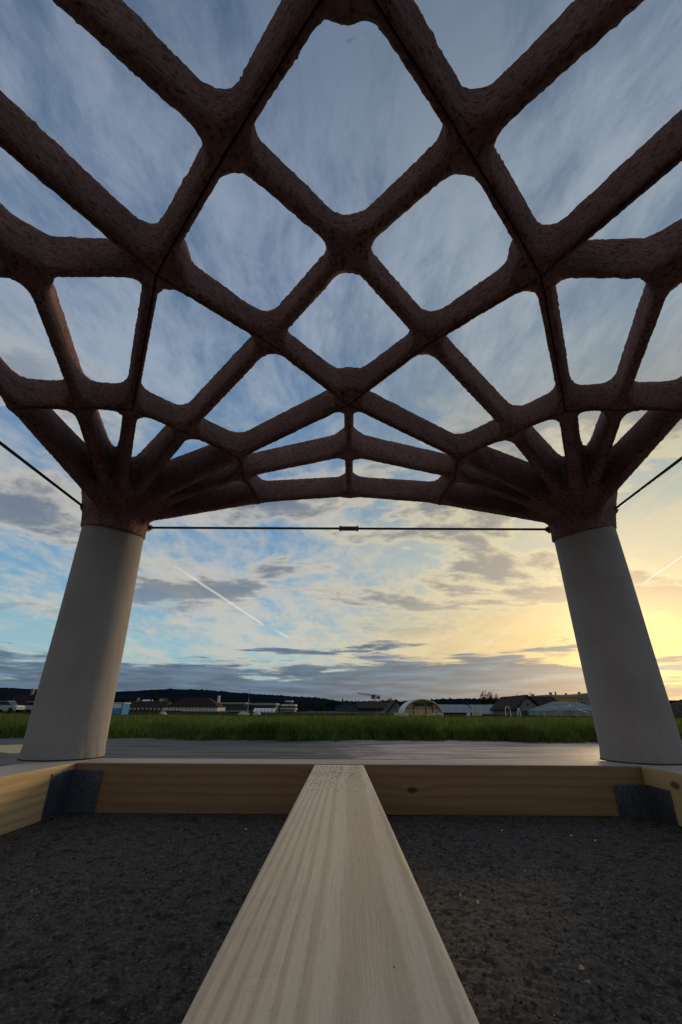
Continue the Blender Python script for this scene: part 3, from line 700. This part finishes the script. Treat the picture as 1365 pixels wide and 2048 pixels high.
CRN = material('crane_paint', (.10, .05, .04), .6); LEAF = None

def facade(e, x0, x1, z0, z1, y, cols, rows, mat=BLK, wf=.5, hf=.5, parent=None, name='window', off=.0):
    """separate windows let into a wall at depth y (frame proud of the wall, glass behind)"""
    wme = None
    for i in range(cols):
        for j in range(rows):
            cx = x0 + (x1 - x0) * (i + .5) / cols; cz = z0 + (z1 - z0) * (j + .5) / rows
            ww_, hh_ = (x1 - x0) / cols * wf, (z1 - z0) / rows * hf
            if wme is None:
                m = MB(); m.box(-ww_ / 2, ww_ / 2, -.06, .10, -hh_ / 2, hh_ / 2); o = m.build(name, mat, e); wme = o.data
            else: o = link(name, wme, None, e)
            o.location = (cx, y, cz)
def block(label, px0, px1, ytop, Y, depth, wall, roof=None, roof_h=0, cat='building', windows=None, rh=None, gable=False, chim=(), name='building', overhang=.4, wfh=(.5, .5), wz=(.08, .92), wmat=None, group=None, ybase=None):
    a, b = at(px0, ytop, Y), at(px1, ytop, Y); h = a.z if rh is None else rh
    e = empty(name, (a.x, Y, 0), label, cat, group); L = b.x - a.x
    z0 = -.3
    m = MB(); m.box(0, L, 0, depth, z0, h); m.build('wall', wall, e)
    if roof:
        rt = roof_h; o_ = overhang
        m = MB()
        if gable == 'front': m.prism([(-o_, h - .05), (L / 2, h + rt), (L + o_, h - .05), (L + o_, h + .12), (L / 2, h + rt + .22), (-o_, h + .12)], -o_, depth + o_); \
            g_ = MB(); g_.prism([(0, h), (L, h), (L / 2, h + rt - .02)], .003, depth - .003); g_.build('gable', wall, e)
        elif gable == 'side':
            m.hexa([(-o_, -o_, h), (L + o_, -o_, h), (L + o_, depth + o_, h), (-o_, depth + o_, h), (-o_ * .9, depth * .45, h + rt), (L + o_ * .9, depth * .45, h + rt), (L + o_ * .9, depth * .55, h + rt), (-o_ * .9, depth * .55, h + rt)])
        elif gable == 'hip':
            k = min(L * .3, depth * .5)
            m.hexa([(-o_, -o_, h), (L + o_, -o_, h), (L + o_, depth + o_, h), (-o_, depth + o_, h), (k, depth * .45, h + rt), (L - k, depth * .45, h + rt), (L - k, depth * .55, h + rt), (k, depth * .55, h + rt)])
        else: m.box(-o_, L + o_, -o_, depth + o_, h, h + rt)
        ro = m.build('roof', roof, e)
        for (fx, hh_) in chim:
            m = MB(); m.box(L * fx - .5, L * fx + .5, depth * .4, depth * .4 + 1.2, h + rt * .5, h + rt + hh_); m.build('chimney', wall, e)
    if windows: facade(e, L * .03, L * .97, h * wz[0], h * wz[1], 0, *windows, mat=wmat or BLK, wf=wfh[0], hf=wfh[1])
    return e, L, h

# left of and behind the left column
block('white gabled house at the left edge of the picture', -22, 9, 1414, 190, 8, PLW, DROOF, 2.2, gable='front', windows=(3, 2), cat='house', name='house')
block('long low grey building with pale pilasters left of the left column', 10, 150, 1413, 210, 12, GREYW, DROOF, 5.5, gable='side', windows=(17, 1), wfh=(.6, .75), chim=((.22, 2.5),))
e, L, h = block('long brick building with pale pilasters just right of the left column', 246, 327, 1415, 230, 14, GREYW, DROOF, 3.2, gable='side', windows=(10, 1), wfh=(.55, .75), chim=((.2, 1.5),))
for i in range(11):
    m = MB(); m.box(L * i / 10 - .5, L * i / 10 + .5, -.35, -.001, -.3, h - .05); m.build('pilaster', PLA, e)
block('small white roofed shed above the brick building', 282, 297, 1404, 262, 8, PLW, WHT, 1.4, gable='side', cat='shed', name='shed')
e, L, h = block('long cream building with a dark hipped roof and one row of small windows', 331, 436, 1414, 205, 13, PLW, DROOF, 4.2, gable='hip', windows=(14, 2), wfh=(.38, .42), chim=((.93, .8),))
block('low white house between dark trees left of the cream building', 312, 330, 1403, 300, 8, PLW, DROOF, 2.0, gable='front', cat='house', name='house')
block('flat roofed dark building with a pale parapet left of the mast', 438, 490, 1408, 260, 12, DBL, CONC, .9, windows=(8, 2), wfh=(.6, .5), overhang=.6)
block('flat roofed dark building with a pale parapet behind the white shelter', 504, 551, 1410, 270, 12, DBL, CONC, 1.1, overhang=.6, windows=(7, 1), wfh=(.7, .3))
# stepped control building
e, L, h = block('stepped pale building with bands of windows and a small rooftop cabin', 562, 590, 1418, 240, 10, CONC, PLW, .5, windows=(6, 1), wfh=(.8, .5))
zz1 = at(0, 1409, 240).z; m = MB(); m.box(L * .05, L * .97, 1, 9, h + .5, zz1); m.build('upper_storey', BLK, e)
m = MB(); m.box(-.2, L + .1, .5, 9.6, zz1, zz1 + .9); m.build('roof', PLW, e)
m = MB(); m.box(L * .35, L * .68, 2, 7, zz1 + .9, zz1 + 2.1); m.build('cabin', BLK, e); m = MB(); m.box(L * .25, L * .75, 1.5, 7.5, zz1 + 2.1, zz1 + 2.7); m.build('cabin_roof', PLW, e)

def tunnel(label, px0, px1, ytop, Y, length, cat, name, mat, seg=14, axis='x', ybase=None):
    """half barrel shelter; axis x: seen from its long side"""
    a, b = at(px0, ytop, Y), at(px1, ytop, Y); e = empty(name, (a.x, Y, 0), label, cat); L = b.x - a.x; h = a.z
    m = MB()
    for i in range(seg):
        t0, t1 = math.pi * i / seg, math.pi * (i + 1) / seg; w_ = length / 2
        P = lambda t, k: (w_ - w_ * k * math.cos(t), h * k * math.sin(t))
        y0_, z0_ = P(t0, 1); y1_, z1_ = P(t1, 1); y2_, z2_ = P(t1, .97); y3_, z3_ = P(t0, .97)
        m.hexa([(0, y0_, z0_), (0, y1_, z1_), (0, y2_, z2_), (0, y3_, z3_), (L, y0_, z0_), (L, y1_, z1_), (L, y2_, z2_), (L, y3_, z3_)])
    m.build('cover', mat, e, smooth=False); return e, L, h
e, L, h = tunnel('white plastic covered barrel shelter in the field', 507, 552, 1416.5, 120, 5.0, 'shelter', 'shelter', WHT)
for i in range(7):
    x = L * i / 6; m = MB()
    for k in range(10):
        t0, t1 = math.pi * k / 10, math.pi * (k + 1) / 10; w_ = 2.5
        m.bar((x, w_ - w_ * 1.03 * math.cos(t0), h * 1.03 * math.sin(t0)), (x, w_ - w_ * 1.03 * math.cos(t1), h * 1.03 * math.sin(t1)), .05, 4)
    m.build('hoop', POLE, e)

# mast
p = at(500, 1378, 150); e = empty('mast', (p.x, 150, 0), 'thin tall mast standing left of the white shelter', 'mast')
m = MB(); m.bar((0, 0, -.3), (0, 0, p.z * .55), .16, 6, .12); m.build('lower_pole', POLE, e); m = MB(); m.bar((0, 0, p.z * .55), (0, 0, p.z), .10, 6, .05); m.build('upper_pole', MROD, e)

# portable toilet
p0, p1 = at(226, 1405, 36), at(250, 1405, 36); e = empty('portable_toilet', (p0.x, 36, 0), 'blue and white portable toilet beside the left column', 'portable toilet'); L = p1.x - p0.x; h = p0.z
m = MB(); m.box(0.02, L - .02, 0, 1.0, 0.05, h - .06); m.build('cabin', BLU, e, bevel=.02)
m = MB(); m.box(-.03, L + .03, -.04, 1.04, h - .06, h); m.build('roof', WHT, e)
m = MB(); m.box(L * .14, L * .80, -.03, -.002, .1, h * .55); m.build('door', BLU, e); m = MB(); m.box(L * .14, L * .80, -.03, -.002, h * .57, h - .1); m.build('vent_panel', WHT, e)
for x in (0, L - .07): m = MB(); m.box(x, x + .07, -.05, -.0, 0, h - .06); m.build('corner_post', PLA, e)

# the wooden arch hut
Y = 42.0; a, b = at(806, 1438, Y), at(886, 1438, Y); top = at(845, 1398, Y).z; cxh = (a.x + b.x) / 2; W2 = (b.x - a.x) / 2
e = empty('arched_hut', (cxh, Y, 0), 'barrel roofed wooden hut with a pale cover and two dark windows', 'hut')
n = 20; arc = lambda k, r, zt: (-r * math.cos(math.pi * k / n), zt * math.sin(math.pi * k / n) ** .92 if 0 < k < n else 0)
def shell(x_r, z_t, th, y0, y1, ks=range(20)):
    m = MB()
    for k in ks:
        (xa, za), (xb, zb) = arc(k, x_r, z_t), arc(k + 1, x_r, z_t); (xc, zc), (xd, zd) = arc(k + 1, x_r - th, z_t - th), arc(k, x_r - th, z_t - th)
        m.hexa([(xa, y0, za), (xb, y0, zb), (xc, y0, zc), (xd, y0, zd), (xa, y1, za), (xb, y1, zb), (xc, y1, zc), (xd, y1, zd)])
    return m
shell(W2, top, .05, -.55, 4.0).build('cover', WHT, e)
for i in range(6): shell(W2 - .055, top - .055, .07, -.5 + i * .75, -.42 + i * .75).build('arch_rib', WOODP, e)
pts = [arc(k, W2 - .13, top - .13) for k in range(n + 1)]
m = MB(); m.prism(pts, -.12, -.04); m.build('facade', WOODP, e)
for (x0_, x1_, z0_, z1_) in ((-.42, .12, .56, .78), (.22, .46, .56, .78)):
    m = MB(); m.box(W2 * x0_, W2 * x1_, .46 - .62, .50 - .62, top * z0_, top * z1_); m.build('window', BLK, e)
m = MB(); m.box(W2 * .62, W2 * .8, -.16, -.12, 0, top * .22); m.build('door', ORG, e)
for x_ in (-.46, .17, .5): m = MB(); m.box(W2 * x_ - .03, W2 * x_ + .03, -.18, -.12, .02, top * .86); m.build('batten', WDK, e)
m = MB(); m.box(-W2 * .85, W2 * .85, .44 - .62, -.1205, top * .46, top * .48); m.build('crosspiece', WDK, e)
# boulders and a low white wall at its foot
for i, (px, s) in enumerate(((822, .22), (831, .18), (842, .25), (856, .16), (868, .24), (880, .28))):
    p = at(px, 1436, 38); bm = bmesh.new(); bmesh.ops.create_icosphere(bm, subdivisions=2, radius=s)
    for v in bm.verts: v.co *= 1 + random.uniform(-.18, .18); v.co.z *= .7
    me = bpy.data.meshes.new('boulder'); bm.to_mesh(me); bm.free(); o = link('boulder', me, PLA); o.location = (p.x, 38, s * .5)
    tag(o, ('leftmost', 'smallest left', 'third from left', 'fourth from left', 'fifth from left', 'rightmost')[i] + ' pale boulder in the row at the foot of the arched hut', 'boulder', 'pale boulders at the foot of the hut')
p0, p1 = at(789, 1432, 40), at(818, 1432, 40); m = MB(); m.box(0, p1.x - p0.x, 0, .3, 0, .28); o = m.build('low_wall', WHT); o.location = (p0.x, 40, 0); tag(o, 'low white wall left of the arched hut', 'wall')

# shed roofs, barn, pipe, halls in the middle
block('wide dark hall with a low roof under the crane', 716, 800, 1416, 170, 20, WDK, DROOF, 2.2, gable='side', cat='hall', name='hall')
e, L, h = block('grey boarded barn with a steep gable left of the arched hut', 776, 812, 1426, 75, 10, GREYW, WDK, 1.9, gable='front', cat='barn', name='barn', overhang=.35)
for i in range(12): m = MB(); m.box(L * i / 12 + .05, L * (i + 1) / 12 - .02, -.05, -.003, 0, h + 1.55 * (1 - abs((i + .5) / 6 - 1)) ** 1 * .95); m.build('plank', GREYW, e)
Y = 62; a, b = at(716, 1424, Y), at(772, 1424, Y); e = empty('storage_tank', (a.x, Y, 0), 'dark horizontal cylindrical tank lying in the field', 'tank'); L = b.x - a.x; zc = at(0, 1428, Y).z; rt = at(0, 1419.5, Y).z - at(0, 1429, Y).z
zc = at(0, 1419.5, Y).z - rt
m = MB(); m.bar((0, 0, zc), (L, .6, zc), rt, 20); m.build('barrel', DBL, e, smooth=True)
for t in (.02, .34, .66, .97): m = MB(); m.bar((L * t, .6 * t, zc), (L * t + .12, .6 * t, zc), rt * 1.05, 20); m.build('band', MROD, e)
for t in (.15, .8): m = MB(); m.box(L * t, L * t + .3, -.5, .8, -.1, zc - rt * .7); m.build('cradle', CONC, e)
block('dark blue sheeted shed left of the tank', 672, 715, 1415, 120, 10, DBL, TARP, 1.6, gable='front', cat='shed', name='shed', overhang=.3)
# earth mounds
def mound(px0, px1, ytop, Y, depth, label, seed, mat=EARTH):
    a, b = at(px0, 1430, Y), at(px1, 1430, Y); h = at(0, ytop, Y).z; L = b.x - a.x; n, k = 70, 22; r = np.random.default_rng(seed)
    u = np.linspace(0, 1, n); t = np.linspace(0, 1, k); U_, T = np.meshgrid(u, t, indexing='ij')
    H = h * np.minimum(1, 1.6 * np.sin(np.pi * U_) ** .6) * np.sin(np.pi * T) ** .8 * (.8 + .25 * noise2(n, k, 9, seed)) + .05 * h * r.standard_normal((n, k))
    H[0] = H[-1] = -.3; H[:, 0] = H[:, -1] = -.3
    V = np.stack([U_ * L, T * depth, H], -1).reshape(-1, 3); I = np.arange(n * k).reshape(n, k)
    F = np.stack([I[:-1, :-1], I[1:, :-1], I[1:, 1:], I[:-1, 1:]], -1).reshape(-1, 4)
    o = link('earth_mound', mesh_np('earth_mound', V, F), mat); o.location = (a.x, Y, 0); return tag(o, label, 'mound')
mound(585, 735, 1419, 95, 9, 'long low brown earth mound left of the tank', 1)
mound(372, 446, 1427, 90, 7, 'low brown earth heap in front of the cream building', 2)
mound(985, 1058, 1413, 100, 9, 'dark earth heap beside the white hoops', 3)
mound(1346, 1460, 1392, 60, 14, 'dark rubble heap beyond the right column', 4)

# crane
Y = 330; P = lambda x, y: at(x, y, Y); mt = P(750.5, 1388); e = empty('tower_crane', (mt.x, Y, 0), 'tower crane with a slightly tilted jib above the dark hall', 'crane')
def truss(a, b, w_, n, name, mat, th=.10):
    a, b = Vector(a), Vector(b); u = (b - a); q = u.to_track_quat('Z', 'Y'); m = MB(); c4 = [Vector((sx * w_, sy * w_, 0)) for sx, sy in ((-1, -1), (1, -1), (1, 1), (-1, 1))]
    for c in c4: m.bar(a + q @ c, b + q @ c, th, 4)
    for i in range(n):
        s0, s1 = a + u * (i / n), a + u * ((i + 1) / n)
        for j in range(4): m.bar(s0 + q @ c4[j], s1 + q @ c4[(j + 1) % 4], th * .7, 3)
    return m.build(name, mat, e)
o0 = Vector((mt.x, Y, 0)); V3 = lambda x, y: Vector((P(x, y).x - mt.x, 0, P(x, y).z))
truss((0, 0, 0), V3(750.5, 1389), .55, 12, 'mast', CRN); truss(V3(746, 1391), V3(715, 1386), .40, 14, 'jib', CRN); truss(V3(746, 1391), V3(761, 1392.5), .6, 6, 'counter_jib', CRN)
c = V3(757, 1394.5); m = MB(); m.box(c.x - 1.3, c.x + 1.3, -.8, .8, c.z - 1.1, c.z + .6); m.build('counterweight', CRN, e)
c = V3(747, 1393.5); m = MB(); m.box(c.x - 1.5, c.x + 1.2, -.9, .9, c.z - 1.4, c.z + 1.2); m.build('cab', CRN, e)

# metal roofed shed, pallet stack, grey shed to the right of the hut
block('long shed with a pale sheet metal roof right of the arched hut', 884, 946, 1425, 78, 12, WDK, METR, 1.35, gable='side', cat='shed', name='shed', overhang=.3)
block('grey sheet metal shed right of the pallet stack', 962, 1012, 1428, 80, 14, GREYW, METR, 1.6, gable='side', cat='shed', name='shed', overhang=.3)
Y = 50; a, b = at(945, 1412, Y), at(962, 1412, Y); e = empty('crate_stack', (a.x, Y, 0), 'tall stack of white caged containers right of the metal roof', 'container stack'); L = b.x - a.x; H = a.z
for i in range(4):
    for j in range(5): m = MB(); m.box(L * i / 4 + .015, L * (i + 1) / 4 - .015, 0, .5, H * j / 5 + .015, H * (j + 1) / 5 - .015); m.build('container', PLW, e, bevel=.01)
# apartment rows at the right
def row(label, px0, px1, y0t, y1t, Y0, Y1, nwin, endmat, hgt):
    a, b = at(px0, y0t, Y0), at(px1, y1t, Y1); e = empty('apartment_row', (a.x, Y0, 0), label, 'apartment block'); dx_, dy_ = b.x - a.x, Y1 - Y0; z0_, z1_ = a.z, b.z
    L = math.hypot(dx_, dy_); ang = math.atan2(dy_, dx_)
    base = min(z0_, z1_)
    m = MB(); m.hexa([(0, 0, -.5), (L, 0, -.5), (L, 12, -.5), (0, 12, -.5), (0, 0, z0_), (L, 0, z1_), (L, 12, z1_), (0, 12, z0_)]); w_ = m.build('wall', CONC, e)
    m = MB(); m.hexa([(-.4, -.5, z0_), (L + .4, -.5, z1_), (L + .4, 12.5, z1_), (-.4, 12.5, z0_), (-.4, -.5, z0_ + .8), (L + .4, -.5, z1_ + .8), (L + .4, 12.5, z1_ + .8), (-.4, 12.5, z0_ + .8)]); m.build('roof', PLA, e)
    m = MB(); m.box(L * .8, L + .05, -.12, 12.1, -.5, z1_ - .05); m.build('end_wall', endmat, e)
    for i in range(nwin):
        for j in range(3):
            x = L * .02 + (L * .76) * (i + .5) / nwin; zt = z0_ + (z1_ - z0_) * x / L; m = MB(); m.box(x - L * .76 / nwin * .3, x + L * .76 / nwin * .3, -.1, .05, zt - 1.0 - j * 3.0 - 1.5, zt - 1.0 - j * 3.0); m.build('window', BLK if (i + j) % 3 else GREYW, e)
    for f in (.2, .45, .7, .92): m = MB(); zt = z0_ + (z1_ - z0_) * f; m.box(L * f - .5, L * f + .5, 4, 5, zt + .8, zt + 2.0); m.build('chimney', GREYW, e)
    e.rotation_euler.z = ang; return e
row('long pale apartment row with an ochre end wall', 978, 1096, 1401, 1393.5, 300, 190, 16, OCH, 10)
row('second apartment row running behind the right column', 1098, 1215, 1396, 1387, 250, 170, 14, ORG, 10)
# gabled house and greenhouse, pipe frame, hoops
e, L, h = block('house with a dark red pitched roof and green doors behind the frame', 1034, 1082, 1420, 70, 12, GREYW, DROOF, 2.0, gable='front', cat='house', name='house', overhang=.4)
m = MB(); m.box(L * .44, L * .52, -.05, -.003, h + .55, h + 1.0); m.build('window', BLK, e); m = MB(); m.box(L * .2, L * .8, -.06, -.003, 0, h * .86); m.build('door', DBL, e)
block('dark roofed wing to the right of the gabled house', 1076, 1132, 1419, 82, 12, WDK, DROOF, 2.4, gable='side', cat='building', overhang=.4)
e, L, h = block('white glazed greenhouse with a pitched roof next to the right column', 1108, 1215, 1421, 55, 8, GLS, GLS, 1.1, gable='hip', cat='greenhouse', name='greenhouse', overhang=.05)
for i in range(12): m = MB(); m.box(L * i / 12 - .03, L * i / 12 + .03, -.05, -.003, 0, h); m.build('glazing_bar', POLE, e)
Y = 34
e = empty('pipe_frame', (at(1085, 1430, Y).x, Y, 0), 'frame of pale metal posts and rails standing left of the right column', 'frame'); ox = e.location.x
tp = lambda px: 1412 - (px - 1085) * .125
for px in (1086, 1117, 1150, 1174, 1192): m = MB(); x, z = xz(px, tp(px), Y); m.bar((x - ox, 0, 0), (x - ox, 0, z), .035, 6); m.build('post', POLE, e)
for q0, q1, dy in ((1070, 1196, 0), (1086, 1196, 11)):
    m = MB(); xa, za = xz(q0, tp(q0) + dy, Y); xb, zb = xz(q1, tp(q1) + dy, Y); m.bar((xa - ox, -.05, za), (xb - ox, -.05, zb), .028, 6); m.build('rail', POLE, e)
m = MB(); xa, za = xz(1122, 1404, Y); xb, zb = xz(1180, 1428, Y); m.bar((xa - ox, .06, za), (xb - ox, .06, zb), .02, 5); m.build('brace', MROD, e)
for px, hw, yt, lb in ((1015, 7.5, 1413, 'wider white hoop standing beside the dark earth heap'), (1037, 5, 1416, 'narrow pointed white hoop right of the wider one')):
    Y = 46; x, z = xz(px, yt, Y); w_ = at(px + hw, 1430, Y).x - x; m = MB(); pr = None; k = 12
    for i in range(k + 1):
        a_ = math.pi * i / k; q = (-w_ * math.cos(a_) * (1 if hw > 6 else (1 - .25 * math.sin(a_))), 0, z * math.sin(a_) ** (.6 if hw > 6 else 1.0))
        if pr: m.bar(pr, q, .035, 6)
        pr = q
    o = m.build('hoop', PIP); o.location = (x, Y, 0); tag(o, lb, 'hoop')
# fence panels left of the mast
Y = 85
for i in range(8):
    px = 440 + i * 7.6; x0_, z = xz(px, 1421, Y); x1_, _ = xz(px + 7.0, 1421, Y); e = empty('fence_panel', (x0_, Y, 0), ('leftmost', 'second', 'third', 'fourth', 'fifth', 'sixth', 'seventh', 'rightmost')[i] + ' wire fence panel counted from the left in the row beside the mast', 'fence panel', 'wire fence panels left of the mast'); L = x1_ - x0_
    m = MB()
    for k in range(9): m.bar((L * k / 8, 0, .1), (L * k / 8, 0, z), .022, 4)
    m.build('mesh', POLE, e)
    for zz_ in (.1, z): m = MB(); m.bar((0, 0, zz_), (L, 0, zz_), .03, 4); m.build('rail', POLE, e)
# cars at the left
def car(px, Y, mat, label):
    x, _ = xz(px, 1430, Y); e = empty('parked_car', (x, Y, 0), label, 'car', 'cars parked in the grass on the left')
    m = MB(); m.prism([(-2.1, .35), (2.1, .35), (2.15, .8), (1.5, .92), (-1.9, .95), (-2.15, .8)], 0, 1.7); m.build('body', mat, e, bevel=.03)
    m = MB(); m.prism([(-1.6, .95), (1.2, .93), (.55, 1.42), (-1.1, 1.42)], .12, 1.58); m.build('window', BLK, e)
    m = MB(); m.prism([(-1.14, 1.41), (.6, 1.41), (.5, 1.47), (-1.0, 1.47)], .1, 1.6); m.build('roof', mat, e)
    for wx in (-1.35, 1.35):
        for yy in (-.01, 1.52): m = MB(); m.bar((wx, yy, .32), (wx, yy + .2, .32), .32, 14); m.build('wheel', MHOLE, e)
CARW = material('car_paint_white', (.34, .36, .37), .35); CARD = material('car_paint_dark', (.10, .12, .13), .3)
car(-2, 62, CARW, 'white car at the left edge of the field'); car(58, 66, CARW, 'white car half hidden behind the left column'); 
# debris heaps in the field
for px, yt, w_, lb in ((487, 1434, .9, 'pale heap of rubble below the mast'), (514, 1434, .6, 'small pale stone left of the white shelter'), (938, 1434, .35, 'white sack lying in front of the metal roofed shed'), (326, 1432, .5, 'pale block in front of the cream building')):
    Y = 44; x, z = xz(px, yt, Y); bm = bmesh.new(); bmesh.ops.create_icosphere(bm, subdivisions=2, radius=1)
    for v in bm.verts: v.co *= 1 + random.uniform(-.25, .2)
    me = bpy.data.meshes.new('rubble'); bm.to_mesh(me); bm.free(); o = link('rubble_heap', me, PLA); o.location = (x, Y, .05); o.scale = (w_ * .6, .5, .26); tag(o, lb, 'rubble')

# ------------------------------------------------------------------ trees
def m_leaf(t, b):
    r_ = t.add('ShaderNodeNewGeometry').outputs['Random Per Island']
    t.put(b.inputs['Base Color'], t.ramp(r_, [(0, (.012, .020, .010)), (.6, (.026, .042, .016)), (1, (.045, .062, .022))]))
MLF = material('foliage', rough=.8, build=m_leaf, spec=.1); MBK = material('bark', (.05, .038, .03), .9)
def tree(px, ytop, wpx, Y, label, kind='round', n=900, group=None, ybot=None, seed=None):
    x, h = xz(px, ytop, Y); W_ = abs(at(px + wpx / 2, 1420, Y).x - at(px - wpx / 2, 1420, Y).x) / 2
    r = np.random.default_rng(int(px * 7 + Y)); e = empty('tree' if kind != 'cone' else 'conifer', (x, Y, 0), label, 'tree', group)
    m = MB(); m.bar((0, 0, -.3), (r.normal() * .1, 0, h * .55), h * .03, 6, h * .015)
    for i in range(4):
        a = r.uniform(0, 6.28); zb = h * r.uniform(.25, .5); m.bar((0, 0, zb), (math.cos(a) * W_ * .6, math.sin(a) * W_ * .6, zb + h * .25), h * .012, 4, h * .005)
    m.build('trunk', MBK, e)
    if kind == 'cone':
        t = r.random(n) ** .8; z = h * (.08 + .92 * t); R_ = W_ * (1 - t) ** .8 * (.35 + .65 * r.random(n)) * (1 + .25 * np.sin(z / h * 45)); a = r.uniform(0, 6.28, n)
        C_ = np.stack([R_ * np.cos(a), R_ * np.sin(a), z], 1); s = h * .035
    else:
        k = 11 if kind == 'round' else 7
        cc = r.standard_normal((k, 3)) * (.42, .42, .26); cc[:, 2] = np.abs(cc[:, 2] + (.0 if kind == 'round' else .2)) if kind != 'bush' else np.abs(cc[:, 2]) * .6
        cs = r.uniform(.28, .5, k); w_ = r.integers(0, k, n); v = r.standard_normal((n, 3)); v /= np.linalg.norm(v, axis=1)[:, None]; v *= (r.random(n) ** .4)[:, None]
        q = cc[w_] + v * cs[w_][:, None]; q[:, :2] = np.clip(q[:, :2], -1.05, 1.05)
        zl, zh = q[:, 2].min(), q[:, 2].max(); lo_ = .0 if kind == 'bush' else .22
        q[:, 2] = lo_ + (q[:, 2] - zl) / (zh - zl) * (1 - lo_); C_ = q * (W_, W_, h); s = max(W_, h * .3) * .085
    A_ = r.standard_normal((n, 3)); A_ /= np.linalg.norm(A_, axis=1)[:, None]; B_ = np.cross(A_, r.standard_normal((n, 3))); B_ /= np.linalg.norm(B_, axis=1)[:, None]
    ss = s * r.uniform(.6, 1.4, n)[:, None]
    V = np.stack([C_ - A_ * ss, C_ - B_ * ss * .7, C_ + A_ * ss, C_ + B_ * ss * .7], 1).reshape(-1, 3); F = np.arange(n * 4).reshape(n, 4)
    link('crown', mesh_np('crown', V, F, False), MLF, e); return e
for px, yt, wd, Y, lb, k, n in (
    (631, 1406, 36, 230, 'round dark tree standing alone behind the earth mound', 'bush', 1800), (973, 1383, 26, 160, 'tall dark tree left of the pale apartment row', 'round', 1800), (991, 1387, 20, 165, 'lower tree touching the tall dark one', 'round', 1300),
    (1047, 1388, 20, 330, 'spreading tree rising behind the pale apartment row', 'round', 900), (1062, 1384, 14, 330, 'pointed tree behind the ochre end wall', 'round', 800), (1111, 1384, 7, 330, 'slim tree between the two apartment rows', 'cone', 500),
    (766, 1398, 14, 250, 'pine with a ragged crown left of the other pine', 'pine', 900), (780, 1394, 16, 250, 'taller ragged pine right of the crane', 'pine', 1000), (808, 1401, 22, 200, 'dark tree just left of the arched hut', 'round', 1100),
    (686, 1397, 9, 260, 'slim conifer left of the blue shed', 'cone', 700), (699, 1402, 10, 250, 'shorter conifer right of the slim one', 'cone', 600), (715, 1402, 16, 270, 'bushy tree left of the crane', 'round', 900), (733, 1402, 16, 275, 'bushy tree directly left of the crane mast', 'round', 900),
    (316, 1390, 20, 260, 'tall dark tree between the brick and the cream buildings', 'round', 1500), (345, 1396, 24, 270, 'broad dark tree behind the left end of the cream building', 'round', 1400), (380, 1400, 24, 280, 'low dark tree behind the cream building', 'round', 1100), (424, 1396, 16, 270, 'dark tree behind the right end of the cream building', 'round', 1000),
    (262, 1402, 26, 290, 'low dark tree behind the brick building', 'round', 1000), (498, 1406, 16, 290, 'small dark tree beside the mast', 'round', 800), (600, 1408, 18, 280, 'small dark tree right of the stepped building', 'round', 800),
    (30, 1404, 40, 280, 'broad dark tree behind the building with pilasters', 'round', 1200), (70, 1405, 30, 290, 'dark tree close to the left column', 'round', 1000), (905, 1404, 20, 320, 'small dark tree behind the sheet metal roof', 'round', 700), (935, 1404, 22, 320, 'small dark tree behind the container stack', 'round', 700),
    (900, 1420, 26, 120, 'dark bush against the long metal roofed shed', 'bush', 700), (1024, 1412, 22, 150, 'dark bush above the white hoops', 'bush', 800), (1095, 1410, 20, 140, 'dark bush behind the dark roofed wing', 'bush', 800), (1160, 1408, 26, 130, 'dark tree crown behind the greenhouse', 'round', 900), (740, 1426, 40, 100, 'low scrub in front of the dark hall', 'bush', 900), (470, 1428, 40, 80, 'low scrub behind the fence panels', 'bush', 900),
    (60, 1427, 16, 120, 'dark bush in front of the pilasters', 'bush', 700), (290, 1424, 60, 150, 'dark hedge in front of the brick building', 'bush', 1800), (345, 1425, 40, 140, 'dark bush in front of the cream building', 'bush', 1300), (610, 1419, 30, 200, 'dark scrub beside the stepped building', 'bush', 900)):
    tree(px, yt, wd, Y, lb, k, n)
